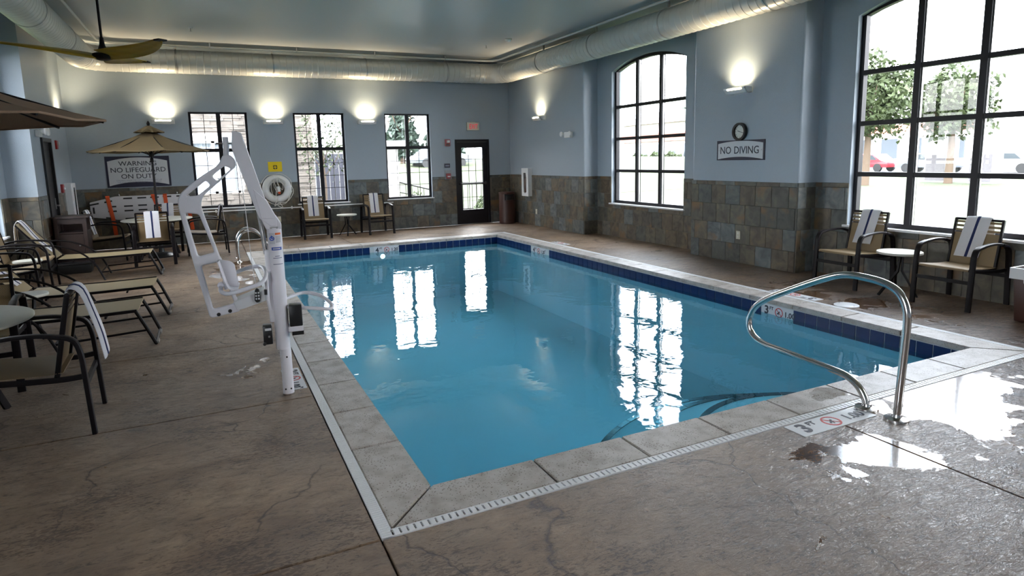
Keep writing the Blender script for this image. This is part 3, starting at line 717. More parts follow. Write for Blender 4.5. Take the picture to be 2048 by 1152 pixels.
# ------------------------------------------------------------------ windows
def far_window(idx, x0, z0, x1, z1):
    r = sroot('window_%d' % idx, None, (x0, YW+.07, z0)); w, h = x1-x0, z1-z0; zm = h*.605
    f = MB(); T = .045; D = .06
    f.box2((0, 0, 0), (T, D, h)).box2((w-T, 0, 0), (w, D, h)).box2((T, 0, 0), (w-T, D, T)).box2((T, 0, h-T*.8), (w-T, D, h))
    part('window_frame', f, K['bronze'], r)
    part('mullion', MB().box2((w/2-.04, -.005, T), (w/2+.04, D, h-T*.8)), K['bronze'], r)
    part('transom_bar', MB().box2((T, -.004, zm-.035), (w-T, D-.002, zm+.035)), K['bronze'], r)
    for (a, b) in ((T, w/2-.04), (w/2+.04, w-T)):
        for (c, d, n) in ((T, zm-.035, 4), (zm+.035, h-T*.8, 2)):
            part('pane', MB().box2((a, .032, c), (b, .034, d)), K['glass'], r)
            part('muntin', MB().box2(((a+b)/2-.006, .024, c), ((a+b)/2+.006, .031, d)), K['bronze'], r)
            for k in range(1, n):
                z = c+(d-c)*k/n
                part('muntin', MB().box2((a, .0245, z-.006), (b, .0315, z+.006)), K['bronze'], r)
    part('sill', MB().box2((-.03, -.105, -.022), (w+.03, .0, .0)), K['white'], r)
for i, wv in enumerate(WF): far_window(i+1, *wv)
def arch_frame(x0, x1, zs, zt, z0, T):
    o = arch(x0, z0, x1, zs, zt, 20); i_ = arch(x0+T, z0+T, x1-T, zs, zt-T, 20)
    return o, i_
def big_window(idx, ya, yb, X, sgn):
    """sgn=-1: on the right wall (outside is +x)"""
    r = sroot('window_%d' % idx, None, (X + .075*(-sgn), ya, 0)); w = yb-ya; z0, zs, zt = .665, 3.20, 3.40
    out = -sgn
    def P(y, z, d=0): return Vector((d*out, y, z))
    o, i_ = arch_frame(0, w, zs, zt, z0, .055)
    mb = MB(); D = .075
    V = [[mb.bm.verts.new(P(y, z, d)) for y, z in pl] for pl in (o, i_) for d in (0, D)]
    n = len(o)
    for k in range(n):
        j = (k+1) % n
        for A, B in ((V[0], V[2]), (V[1], V[3]), (V[0], V[1]), (V[2], V[3])): mb.bm.faces.new((A[k], A[j], B[j], B[k]))
    part('window_frame', mb, K['bronze'], r)
    hw, h = w/2, zt-zs; R = (hw*hw+h*h)/(2*h)
    def top(y): return zt-R+math.sqrt(R*R-(y-hw)**2)-.03
    cols = [.055, w*.345, w*.665, w-.055]; rws = [z0+.055, 1.30, 1.92, 2.53, None]
    for c in cols[1:3]: part('mullion', MB().box2(P(c-.035, z0+.05, -.01), P(c+.035, top(c), D-.005)), K['bronze'], r)
    for z in rws[1:4]: part('transom_bar', MB().box2(P(.05, z-.028, -.006), P(w-.05, z+.028, D-.008)), K['bronze'], r)
    for a, b in zip(cols, cols[1:]):
        for c, d in zip(rws, rws[1:]):
            if d: poly = rect(a, c, b, d)
            else: poly = [(a, c), (b, c)] + [(b+(a-b)*k/8, top(b+(a-b)*k/8)) for k in range(9)]
            Mx = frame_M((0.045*out, 0, 0), (0, 1, 0), (0, 0, 1))
            part('pane', MB().prism(poly, .002, Mx), K['glass'], r)
    # light coloured glazing bead strips seen edge on beside the mullions
    for c in cols[1:3]: part('glazing_bead', MB().box2(P(c-.05, z0+.055, .012), P(c+.05, top(c)-.02, .035)), K['steel2'], r)
    part('sill', MB().box2(P(-.04, z0-.025, -.12), P(w+.04, z0, .0)), K['white'], r)
    part('reveal_trim', MB().box2(P(w+.0005, z0, -.075), P(w+.004, zs, .0)).box2(P(-.004, z0, -.075), P(-.0005, zs, 0)), K['white'], r)
big_window(4, *WR[0], XB, -1); big_window(5, *WR[1], XB, -1); big_window(6, *WR[2], XB, -1)
for i, (a, b) in enumerate(WL): big_window(7+i, a, b, XLB, 1)
# far door
dr = sroot('door_1', 'black framed glazed exit door in the far wall', (DOOR[0], YW+.02, 0)); w, h = .9, 2.07
part('door_frame', MB().box2((0, -.03, 0), (.05, .10, h)).box2((w-.05, -.03, 0), (w, .10, h)).box2((.05, -.03, h-.06), (w-.05, .10, h)), K['bronze'], dr)
lf = MB(); gx0, gx1, gz0, gz1 = .17, w-.17, .36, 1.87; zm = 1.0
lf.box2((.052, 0, .01), (gx0, .05, h-.062)).box2((gx1, 0, .01), (w-.052, .05, h-.062)).box2((gx0, 0, .01), (gx1, .05, gz0)).box2((gx0, 0, gz1), (gx1, .05, h-.062)).box2((gx0, 0, zm-.03), (gx1, .05, zm+.03))
leaf = part('door_leaf', lf, K['bronze'], dr)
for (a, b, n) in ((gz0, zm-.03, 2), (zm+.03, gz1, 3)):
    part('pane', MB().box2((gx0, .024, a), (gx1, .027, b)), K['glass'], dr)
    for k in (1, 2): x = gx0+(gx1-gx0)*k/3; part('muntin', MB().box2((x-.006, .014, a), (x+.006, .022, b)), K['bronze'], dr)
    for k in range(1, n): z = a+(b-a)*k/n; part('muntin', MB().box2((gx0, .0145, z-.006), (gx1, .0225, z+.006)), K['bronze'], dr)
part('push_bar', MB().tube([(.10, -.05, 1.0), (w-.10, -.05, 1.0)], .018, 10).box((.11, -.025, 1), (.03, .05, .06)).box((w-.11, -.025, 1), (.03, .05, .06)), K['black'], dr)
part('threshold', MB().box2((0, -.04, 0), (w, .1, .012)), K['steel2'], dr)
# left door, black, seen edge on
dl = sroot('door_2', 'black door in the left wall pier', (XL+.05, 9.2, 0))
part('door_frame', MB().box2((-.12, 0, 0), (.03, .05, 2.08)).box2((-.12, .60, 0), (.03, .65, 2.08)).box2((-.12, .05, 2.02), (.03, .60, 2.08)), K['black'], dl)
part('door_leaf', MB().box2((-.06, .05, .01), (-.01, .60, 2.02)), K['black'], dl)
part('lever_handle', fillet and MB().tube(fillet([(-.01, .54, 1.0), (.05, .54, 1.0), (.05, .42, 1.0)], .02), .011, 8), K['steel2'], dl, True)
part('lock_plate', MB().box((-.005, .54, 1.03), (.012, .05, .18)), K['steel2'], dl)

# ------------------------------------------------------------------ round spiral duct
duct = thing('spiral_duct', 'long silver round spiral air duct hung under the ceiling around the room', 'duct', (0, 0, 3.59))
RD = .222; xl, xr, yf = -2.73, 5.735, 11.33; ER = .50
def ribbed(p, q, nm):
    p, q = Vector(p), Vector(q); n = int((q-p).length/.125); pts, rad = [], []
    for i in range(n):
        for f, r in ((0, RD), (.80, RD), (.86, RD+.005), (.94, RD+.005)):
            pts.append(p+(q-p)*(i+f)/n); rad.append(r)
    pts.append(q); rad.append(RD)
    part(nm, MB().tube(pts, RD, 32, radii=rad), K['duct'], duct, True, ang=30)
ribbed((xl, YB, 0), (xl, yf-ER, 0), 'duct_run'); ribbed((xl+ER, yf, 0), (xr-ER, yf, 0), 'duct_run'); ribbed((xr, yf-ER, 0), (xr, YB, 0), 'duct_run')
for (cx, cy, a0, a1) in ((xl+ER, yf-ER, PI, PI/2), (xr-ER, yf-ER, PI/2, 0)):
    pts = [(cx+ER*math.cos(a0+(a1-a0)*k/5), cy+ER*math.sin(a0+(a1-a0)*k/5), 0) for k in range(6)]
    part('elbow', MB().tube(pts, RD+.002, 32), K['duct'], duct, True, ang=20)
    for p, q in zip(pts, pts[1:]):
        pass
    for k in range(6):
        p = Vector(pts[k]); a = a0+(a1-a0)*k/5; d = Vector((-math.sin(a), math.cos(a), 0))*.008
        part('seam_band', MB().tube([p-d, p+d], RD+.008, 32), K['duct'], duct, True)
def strap(p, d):
    p, d = Vector(p), Vector(d).normalized()*.012
    part('hanger_strap', MB().tube([p-d, p+d], RD+.011, 32).box(p+Vector((0, 0, (RD+HC-3.59)/2+.002)), (.03, .03, HC-3.59-RD+.02)), K['steel2'], duct, True)
for x in (.0-1.2, .55, 2.45, 4.3): strap((x, yf, 0), (1, 0, 0))
for y in (9.2, 7.2, 5.2, 3.2, 1.2): strap((xr, y, 0), (0, 1, 0)); strap((xl, y, 0), (0, 1, 0))
pp = thing('sprinkler_pipe', 'thin pale sprinkler pipe following the upper inner side of the round duct', 'pipe', (0, 0, 3.84))
part('pipe_run', MB().tube(fillet([(xl+.30, YB, 0), (xl+.30, yf-.30, 0), (xr-.30, yf-.30, 0), (xr-.30, YB, 0)], .35, 8), .022, 10), K['duct'], pp, True)
for x in (-.6, 1.0, 2.6, 4.2): part('pipe_clamp', MB().box((x, yf-.30, .03), (.025, .055, .10)), K['steel2'], pp)
# ceiling fittings
def sprinkler(x, y, label):
    t = thing('fire_sprinkler', label, 'sprinkler', (x, y, HC))
    part('escutcheon', MB().lathe([(.035, 0), (.03, -.012)], seg=16), K['fixture'], t, True)
    part('nozzle', MB().lathe([(.009, -.01), (.009, -.06), (.022, -.062), (.022, -.066)], seg=12), K['steel2'], t, True)
sprinkler(4.57, 9.54, 'small sprinkler head on the ceiling beside the smoke detector')
sprinkler(-.90, 9.59, 'small sprinkler head on the ceiling right of the ceiling fan')
t = thing('smoke_detector', 'round white smoke detector on the ceiling near the duct elbow', 'smoke detector', (4.72, 8.80, HC))
part('base', MB().lathe([(.075, 0), (.075, -.02)], seg=24), K['fixture'], t, True); part('sensor', MB().lathe([(.062, -.02), (.05, -.055), (.02, -.06)], seg=24), K['fixture'], t, True)

# ------------------------------------------------------------------ sconces
def sconce(label, loc, rz, power=14):
    """wall at local y=0, room towards -y"""
    t = thing('wall_sconce', label, 'wall lamp', loc, rz, group='white uplight sconces around the pool room')
    part('back_plate', MB().box((0, -.008, -.01), (.26, .016, .09)), K['fixture'], t)
    poly = [(-.02, -.055), (-.125, -.045), (-.165, .0), (-.165, .022), (-.02, .022)]
    sh = MB(); w = .40
    for i, x in enumerate((-w/2, w/2)):
        pass
    A = [(-.012, -.050), (-.10, -.050), (-.15, .012), (-.15, .03), (-.14, .03), (-.14, .014), (-.095, -.04), (-.012, -.04)]
    Mx = Matrix(((0, 0, 1, -w/2), (1, 0, 0, 0), (0, 1, 0, 0), (0, 0, 0, 1)))
    sh.prism(A, w, Mx)
    for x in (-w/2, w/2-.008):
        sh.prism([(-.012, -.05), (-.10, -.05), (-.15, .012), (-.15, .03), (-.012, .03)], .008, Matrix(((0, 0, 1, x), (1, 0, 0, 0), (0, 1, 0, 0), (0, 0, 0, 1))))
    part('shade', sh, K['fixture'], t)
    part('lamp_tube', MB().tube([(-.14, -.075, -.012), (.14, -.075, -.012)], .012, 10), K['lamp'], t, True)
    for s in (-1, 1): part('lamp_holder', MB().box((s*.155, -.075, -.012), (.02, .035, .035)), K['fixture'], t)
    ld = bpy.data.lights.new('sconce_light', 'AREA'); ld.shape = 'RECTANGLE'; ld.size = .26; ld.size_y = .06; ld.energy = power; ld.color = (1, .80, .50); ld.spread = math.radians(122)
    lo = bpy.data.objects.new('sconce_light', ld); COL.objects.link(lo); lo.parent = t; lo.location = (0, -.125, .0); lo.rotation_euler = (PI, 0, 0)
    return t
sconce('white uplight sconce on the far wall above the warning sign', (-1.545, YW, 2.475), 0)
sconce('white uplight sconce between the first and second far window', (.50, YW, 2.475), 0)
sconce('white uplight sconce between the second and third far window', (2.49, YW, 2.475), 0)
sconce('white uplight sconce on the right wall near the far corner', (XR, 9.97, 2.475), -PI/2)
sconce('white uplight sconce on the right wall above the clock', (XR, 4.0, 2.475), -PI/2)
sconce('white uplight sconce on the left wall near the far corner', (XL, 11.1, 2.475), PI/2)
sconce('white uplight sconce on the right wall behind the viewpoint', (XR, -1.1, 2.475), -PI/2)

# ------------------------------------------------------------------ signs and wall devices
def sign(name, label, o, R, w, h, lines, small=()):
    t = thing(name, label, 'sign', o); M0 = frame_M((0, 0, 0), R, (0, 0, 1))
    part('board', MB().prism(rect(-w/2, -h/2, w/2, h/2), .012, M0), K['signdark'], t)
    b = .035*w if h/w > .4 else .03*w; n = 16
    top = [(w/2-b)-(w-2*b)*k/n for k in range(n+1)]
    q = [(x, h/2-.16*h+.12*h*(1-(2*x/(w-2*b))**2)) for x in top]
    q2 = [(-x, -h/2+.05*h+.12*h*(1-(2*x/(w-2*b))**2)) for x in top]
    part('panel', MB().prism(q+q2, .004, M0 @ Matrix.Translation((0, 0, .012))), K['signwhite'], t)
    for body, y, s, xs, *xo in lines: text(body, s, M0 @ Matrix.Translation((xo[0] if xo else 0, y, .0165)), K['ink'], t, xs=xs, bold=s*.004)
    for body, y, s, xs in small: text(body, s, M0 @ Matrix.Translation((0, y, .0165)), K['greytext'], t, 'small_print', xs=xs, depth=.0008)
    for x in (-1, 1): part('screw', MB().lathe([(.008, 0), (.008, .003)], seg=8, M=M0 @ Matrix.Translation((x*(w/2-b*1.8), 0, .016))), K['steel2'], t)
    return t
sign('warning_sign', 'large framed warning sign, no lifeguard on duty, on the far wall behind the parasol', (-2.065, YW, 1.503), (1, 0, 0), 1.10, .60,
     [('WARNING', .155, .125, 1.08), ('NO LIFEGUARD', .03, .130, 1.04), ('ON DUTY', -.095, .125, 1.08)],
     [('CHILDREN UNDER THE AGE OF 14 SHOULD NOT USE', -.168, .034, .95), ('THIS POOL WITHOUT AN ADULT IN ATTENDANCE', -.205, .034, .95)])
sign('no_diving_sign', 'framed no diving sign under the clock on the right wall', (XR, 3.99, 1.635), (0, -1, 0), .90, .285, [('NO', -.004, .150, .93, -.270), ('DIVING', -.004, .150, .93, .125)])
t = thing('wall_clock', 'round black rimmed clock above the no diving sign', 'clock', (XR, 3.99, 1.895)); Mc = frame_M((0, 0, 0), (0, -1, 0), (0, 0, 1))
link('rim', ring_prism(.125, .095, .05, Mc, 32).mesh('rim', K['black']), t); part('face', MB().lathe([(.1, .0), (.1, .02)], seg=32, M=Mc), K['clockface'], t)
for k in range(12):
    a = k*PI/6; text(str(12 if k == 0 else k), .020, Mc @ Matrix.Translation((.078*math.sin(a), .078*math.cos(a), .021)), K['ink'], t, 'numeral', depth=.0005)
for nm, a, ln, wd in (('hour_hand', math.radians(-72), .045, .008), ('minute_hand', math.radians(105), .072, .006)):
    part(nm, MB().bar(Mc @ Vector((0, 0, .024)), Mc @ Vector((ln*math.sin(a), ln*math.cos(a), .024)), wd, .002, up=(-1, 0, 0)), K['ink'], t)
t = thing('exit_sign', 'white exit sign with red letters above the glazed door', 'sign', (5.075, YW, 2.38))
Me = frame_M((0, 0, 0), (1, 0, 0), (0, 0, 1))
part('housing', MB().box((0, -.025, 0), (.32, .05, .19)).bevel(.006, 1), K['ivory'], t); text('EXIT', .165, Me @ Matrix.Translation((.01, -.008, .051)), K['exitred'], t, xs=.66)
part('canopy', MB().box((0, -.02, .10), (.12, .04, .02)), K['ivory'], t)
def small(name, label, cat, loc, parts):
    t = thing(name, label, cat, loc)
    for nm, c, d, m in parts: part(nm, MB().box(c, d).bevel(min(d)*.15, 1), K[m], t)
    return t
small('fire_strobe', 'red fire strobe on the wall left of the exit door', 'alarm', (4.41, YW, 1.995), [('body', (0, -.02, 0), (.13, .04, .16), 'red'), ('lens', (.01, -.05, .03), (.07, .03, .06), 'fixture'), ('speaker', (0, -.043, -.045), (.09, .01, .04), 'brown')])
small('door_plaque', 'small dark plaque above the fire pull station', 'sign', (4.385, YW, 1.45), [('plate', (0, -.006, 0), (.14, .012, .10), 'signdark'), ('text_band', (0, -.014, .0), (.10, .003, .03), 'greytext')])
small('pull_station', 'red fire alarm pull box on grey backing beside the door', 'alarm', (4.395, YW-.014, 1.20), [('backing', (0, -.004, .03), (.17, .008, .21), 'hvac'), ('body', (.0, -.03, 0), (.11, .05, .13), 'red'), ('handle', (0, -.062, -.01), (.07, .02, .025), 'fixture')])
small('yellow_sign', 'yellow rescue ring instruction sign above the life ring', 'sign', (.475, YW, 1.53), [('plate', (0, -.004, 0), (.28, .008, .21), 'yellow')])
ys_ = [o for o in COL.objects if o.name == 'yellow_sign'][0]
for a in range(4):
    aa = a*PI/2+PI/4
    mb = MB(); 
    mb.tube([(.035*math.cos(aa+t_*.55), -.0095, .035*math.sin(aa+t_*.55)-.01) for t_ in (-1, -.5, 0, .5, 1)], .011, 6)
    part('pictogram', mb, K['ink'], ys_)
text('POOL SAFETY', .026, Me @ Matrix.Translation((.475-.475, .075, .0085)), K['ink'], ys_, depth=.0005) if False else None
small('wall_outlet', 'ivory outlet on the slate wall under the life ring', 'outlet', (.475, YW-.014, .40), [('plate', (0, -.003, 0), (.075, .006, .12), 'ivory'), ('socket', (0, -.008, .025), (.035, .004, .03), 'clockface'), ('socket', (0, -.008, -.025), (.035, .004, .03), 'clockface')])
def outl(label, y, z):
    t = thing('wall_outlet', label, 'outlet', (XR-.014, y, z), -PI/2)
    for nm, c, d, m in [('plate', (0, -.003, 0), (.075, .006, .12), 'ivory'), ('socket', (0, -.008, .025), (.035, .004, .03), 'clockface'), ('socket', (0, -.008, -.025), (.035, .004, .03), 'clockface')]: part(nm, MB().box(c, d), K[m], t)
outl('ivory outlet on the slate pier below the no diving sign', 3.965, .41); outl('ivory outlet low on the right wall below the extinguisher cabinet', 10.24, .34)
t = thing('extinguisher_cabinet', 'white fire extinguisher cabinet on the right wall near the black bin', 'cabinet', (XR, 10.62, 1.02), -PI/2)
part('body', MB().box2((-.17, -.10, -.33), (-.15, 0, .33)).box2((.15, -.10, -.33), (.17, 0, .33)).box2((-.15, -.10, .31), (.15, 0, .33)).box2((-.15, -.10, -.33), (.15, 0, -.31)).box2((-.15, -.015, -.31), (.15, 0, .31)), K['white'], t)
part('door', MB().box2((-.17, -.115, -.33), (-.07, -.10, .33)).box2((.07, -.115, -.33), (.17, -.10, .33)).box2((-.07, -.115, .22), (.07, -.10, .33)).box2((-.07, -.115, -.33), (.07, -.10, -.24)), K['white'], t)
part('extinguisher', MB().lathe([(.05, -.27), (.055, -.25), (.055, .08), (.02, .13), (.02, .17)], c=(0, -.065, 0), seg=14), K['brown'], t, True)
t = thing('emergency_light', 'white twin headed emergency light on the right wall', 'emergency light', (XR, 8.72, 2.05), -PI/2)
part('housing', MB().box((0, -.035, 0), (.26, .07, .12)).bevel(.01, 1), K['fixture'], t)
for s in (-1, 1): part('lamp_head', MB().lathe([(.03, 0), (.055, .05), (.05, .06)], c=(s*.17, -.06, .02), seg=16, M=Matrix.Rotation(PI/2, 4, 'X')), K['fixture'], t, True)
t = thing('emergency_light', 'round emergency lamp on the left pier under the brown canopy', 'emergency light', (XL+.05, 9.0, 2.13), PI/2)
part('housing', MB().box((0, -.03, 0), (.20, .06, .10)).bevel(.01, 1), K['fixture'], t)
for s in (-1, 1): part('lamp_head', MB().lathe([(.03, 0), (.062, .05), (.055, .07)], c=(s*.10, -.08, .03), seg=16, M=Matrix.Rotation(PI/2, 4, 'X')), K['fixture'], t, True)
t = thing('fire_strobe', 'red fire strobe on the left wall beside the black door', 'alarm', (XL+.0, 10.42, 2.0), PI/2)
part('body', MB().box((0, -.03, 0), (.13, .06, .15)).bevel(.01, 1), K['red'], t); part('lens', MB().box((0, -.07, .02), (.06, .03, .06)), K['fixture'], t)
t = thing('pull_station', 'red fire alarm pull box left of the white left wall cabinet', 'alarm', (XL, 10.52, 1.25), PI/2)
part('body', MB().box((0, -.03, 0), (.11, .05, .15)).bevel(.01, 1), K['red'], t); part('handle', MB().box((0, -.06, 0), (.07, .02, .03)), K['fixture'], t)
t = thing('phone_cabinet', 'tall white wall cabinet on the left wall beside the corner', 'cabinet', (XL, 11.0, 1.0), PI/2)
part('body', MB().box((0, -.06, 0), (.38, .12, .66)).bevel(.006, 1), K['white'], t); part('glass_slot', MB().box((.02, -.122, 0), (.10, .004, .50)), K['wglass'], t)

# ------------------------------------------------------------------ life ring, pole, backboard
t = thing('life_ring', 'white life ring hung with rope on the slate wall between two windows', 'life ring', (.47, YW-.09, 1.06))
def Pr(r, a, d=0): return Vector((r*math.cos(a), d, r*math.sin(a)))
part('ring', MB().tube([Pr(.225, 2*PI*k/32) for k in range(32)], .075, 14, closed=True), K['ring'], t, True)
for k in range(4):
    a = PI/4*2*k + PI/4*.2
    part('strap_band', MB().tube([Pr(.225, a-.06), Pr(.225, a+.06)], .079, 14), K['grate'], t, True)
    pts = [Pr(.305, a, -.01), Pr(.335, a+.4, -.03), Pr(.33, a+.8, -.03), Pr(.335, a+1.2, -.03), Pr(.305, a+PI/2, -.01)]
    part('grab_line', MB().tube(smooth_pts(pts), .006, 6), K['rope'], t, True)
for k, (x0, z0, x1, z1) in enumerate(((-.05, .22, .02, -.10), (.02, .24, .10, -.02), (-.09, .20, -.06, -.2), (.05, .22, .16, .10))):
    part('rope_loop', MB().tube(smooth_pts([(x0, -.085, z0), ((x0+x1)/2-.05, -.095, (z0+z1)/2), (x1, -.09, z1), ((x0+x1)/2+.05, -.095, (z0+z1)/2), (x0+.02, -.085, z0)]), .006, 6), K['rope'], t, True)
part('hanging_coil', MB().tube(smooth_pts([(.0, -.08, -.20), (-.08, -.09, -.36), (.02, -.09, -.30), (.08, -.09, -.40), (-.02, -.09, -.34), (.16, -.09, -.30), (.30, -.05, -.05)]), .007, 6), K['rope'], t, True)
part('float_handle', MB().tube([(.02, -.07, .05), (.03, -.08, -.06)], .035, 10), K['ring'], t, True); part('float_end', MB().tube([(.03, -.08, -.06), (.035, -.08, -.11)], .028, 10), K['orange'], t, True)
t = thing('rescue_pole', 'long pale rescue pole with hook mounted level under the far windows', 'rescue pole', (-1.25, YW-.06, .64))
part('pole', MB().tube([(0.05, 0, 0), (4.25, 0, .0)], .013, 10), K['fixture'], t, True)
part('hook', MB().tube(smooth_pts([(.05, 0, 0), (-.05, 0, .0), (-.12, 0, .08), (-.10, 0, .2), (0, 0, .22)]), .010, 8), K['fixture'], t, True)
for x in (.5, 2.0, 3.9): part('bracket', MB().box((x, .018, 0), (.03, .05, .06)), K['fixture'], t)
# backboard
t = thing('spine_board', 'white rescue spine board with orange straps hung level on the far slate wall', 'backboard', (-2.93, YW-.045, .55))
BP = [(0, .10), (0, .385), (.43, .485), (1.68, .485), (1.72, .44), (1.72, .06), (1.68, .015), (.9, .0), (.43, .03)]
Mb = frame_M((0, 0, 0), (1, 0, 0), (0, 0, 1))
part('board', MB().prism(BP, .045, Mb).bevel(.008, 2), K['board'], t, True)
hh = [(.06, .36, .15, .12), (.30, .40, .13, .12), (.62, .45, .15, 0), (.86, .45, .15, 0), (1.08, .45, .15, 0), (1.30, .455, .15, 0), (1.54, .455, .13, 0), (.35, .30, .14, 0), (.62, .30, .15, 0), (.86, .305, .15, 0),
      (.35, .21, .14, 0), (.62, .21, .15, 0), (.86, .215, .15, 0), (.30, .08, .14, -.1), (.62, .055, .15, 0), (1.08, .05, .15, 0), (1.40, .05, .15, 0)]
for i, (x, z, w, a) in enumerate(hh): part('hand_slot', MB().box((0, 0, 0), (w, .004, .028), M=Matrix.Translation((x+w/2-.06, -.0465, z-.01)) @ Matrix.Rotation(-a*1.5, 4, 'Y')), K['black'], t)
part('hand_slot', MB().box((.055, -.0465, .23), (.03, .004, .12)), K['black'], t)
for (x, xx, z) in ((.30, .36, -.35), (1.07, 1.20, -.42), (1.28, 1.30, .02), (1.64, 1.70, -.25)):
    part('strap', MB().ribbon([(x, -.03, .50), (x, -.052, .47), ((x+xx)/2, -.056, .25), (xx, -.056, .02), (xx+.02, -.05, z)], .07, .004, (1, 0, 0)), K['orange'], t, label='orange buckled strap')
for x in (.5, 1.5): part('wall_hook', MB().tube(fillet([(x, .02, .50), (x, -.06, .50), (x, -.06, .53)], .01), .008, 6), K['steel2'], t)

# ------------------------------------------------------------------ furniture
def patio_chair(label, loc, rz):
    """faces local +X"""
    t = thing('patio_chair', label, 'chair', loc, rz, group='tan sling patio armchairs')
    for s in (-1, 1):
        y = s*.272; fl = (.052, .028)
        a = fillet([(.36, y, 0), (.335, y, .54), (.30, y, .615), (.18, y, .635)], .07)
        b = fillet([(-.295, y*1.03, 0), (-.275, y, .50), (-.25, y, .60), (-.13, y, .63)], .08)
        part('leg', MB().tube(a, .02, 10, flat=fl, up=(1, 0, 0)), K['frame'], t, True)
        part('leg', MB().tube(b, .02, 10, flat=fl, up=(1, 0, 0)), K['frame'], t, True)
        part('armrest', MB().tube(smooth_pts([(.19, y, .634), (.05, y, .645), (-.06, y, .642), (-.14, y, .629)]), .02, 10, flat=(.044, .024)), K['frame'], t, True)
        part('side_rail', MB().tube(smooth_pts([(.335, s*.25, .40), (.1, s*.25, .375), (-.15, s*.25, .355), (-.27, s*.262, .36)]), .015, 8, flat=(.022, .036)), K['frame'], t, True)
    part('front_stretcher', MB().box((.345, 0, .285), (.020, .53, .035)), K['frame'], t); part('rear_stretcher', MB().box((-.275, 0, .30), (.020, .53, .035)), K['frame'], t)
    seatp = [(.345, 0, .395), (.335, 0, .418), (.25, 0, .412), (.10, 0, .398), (-.05, 0, .39), (-.17, 0, .392)]
    part('seat', MB().ribbon(smooth_pts(seatp, 4), .475, .008), K['sling'], t, True)
    bk = MB()
    for s in (-1, 1): bk.tube([(-.135, s*.225, .36), (-.167, s*.225, .52), (-.235, s*.223, .86)], .014, 8, flat=(.026, .030), up=(1, 0, 0))
    bk.tube([(-.234, -.225, .855), (-.234, .225, .855)], .014, 8); bk.tube([(-.135, -.235, .37), (-.135, .235, .37)], .013, 8)
    part('back_frame', bk, K['frame'], t, True)
    # sling back with see-through slots near the top
    def bp(z): return (-.135-(z-.36)*.20+.004, 0, z)
    part('backrest', MB().ribbon([bp(.385), bp(.5), bp(.6), bp(.715)], .43, .006), K['sling'], t, True)
    for z in (.742, .785, .828): part('back_slat', MB().ribbon([bp(z-.013), bp(z+.010)], .43, .006), K['sling'], t)
    return t
ch = patio_chair('tan sling chair with towel on the right deck, left of the small round table', (6.085, 2.13, 0), PI)
C_ = lambda lab, x, y, a: dup(ch, (x, y, 0), a, lab)
C_('tan sling chair with towel on the right deck, between table and white rimmed bin', 6.085, .93, PI)
C_('tan sling chair under the second far window, left of the small round table', 1.17, 11.22, -PI/2-.04)
C_('tan sling chair under the third far window, right of the small round table', 2.50, 11.20, -PI/2+.05)
C_('nearest chair at the left edge, seen from behind with a towel over its back', -1.92, 1.84, PI+.03)
C_('chair at the left edge beyond the large round table', -2.52, 3.02, -PI/2+.1)
C_('chair at the far parasol table seen from behind', -1.73, 9.05, PI/2+.03)
C_('chair on the left of the far parasol table, facing right', -2.55, 10.05, -.1)
C_('chair on the right of the far parasol table, facing left', -.92, 9.95, PI+.05)
C_('chair behind the far parasol table, against the spine board', -1.62, 10.88, -PI/2-.1)
C_('left wall chair beyond the small white table, towel on its back', -3.15, 6.46, .12)
C_('left wall chair nearest the first lounger', -3.18, 7.39, .05)

def towel(label, pos, rz, y=0, w=.21, front=.36, back=.30, yr=0, tilt=0, fly=0):
    """draped over the back of a patio chair, chair-local coordinates"""
    def bp(z, o): return (-.135-(z-.36)*.20+o, y+tilt*(.87-z), z)
    def bq(z, o): return (-.238-o, y-tilt*.4*(.87-z), z)
    top = .878
    p = [bp(top-front, .022), bp(top-front*.66, .020), bp(top-front*.33, .018), bp(top-.03, .018), (-.236, y, top+.004), bq(top-.03, .024+fly*.25), bq(top-back*.4, .030+fly*.6), bq(top-back*.7, .036+fly*.85), bq(top-back, .040+fly)]
    p = smooth_pts(p, 3)
    o = single('towel', MB().ribbon(p, w, .010, wav=.0018), K['towel'], label, 'towel', pos, rz, 'white towels with a navy stripe')
    q = []
    n = len(p)
    for i, a in enumerate(p):
        d = (p[min(i+1, n-1)]-p[max(i-1, 0)]).normalized(); nn = d.cross(Vector((0, 1, 0))).normalized(); q.append(a+nn*.0022)
    s1 = MB()
    s1.ribbon([a for a in p], w*.13, .0165)
    part('stripe', s1, K['navy'], o, True, label='navy stripe down the middle')
    return o
towel('white towel with navy stripe over the right deck chair left of the table', (6.085, 2.13, 0), PI, .02, .23, .40, .22, tilt=-.14)
towel('white towel with navy stripe over the right deck chair next to the bin', (6.085, .93, 0), PI, .0, .235, .41, .22, tilt=-.14)
towel('white towel on the chair under the second far window', (1.17, 11.22, 0), -PI/2-.04, -.01, .22, .43, .2)
towel('white towel on the chair under the third far window', (2.50, 11.20, 0), -PI/2+.05, .01, .20, .43, .2)
towel('long white towel hanging down behind the nearest left chair', (-1.92, 1.84, 0), PI+.03, .02, .27, .30, .46, fly=.10)
towel('white towel over the back of the parasol table chair seen from behind', (-1.73, 9.05, 0), PI/2+.03, .0, .21, .2, .42)
towel('white towel over the back of the left parasol table chair', (-2.55, 10.05, 0), -.1, .0, .20, .42, .46)
towel('white towel over the back of the right parasol table chair', (-.92, 9.95, 0), PI+.05, .0, .20, .2, .42)
towel('white towel on the chair behind the parasol table', (-1.62, 10.88, 0), -PI/2-.1, .0, .20, .35, .2)
towel('white towel on the left wall chair beyond the small white table', (-3.15, 6.46, 0), .12, .0, .20, .35, .4)

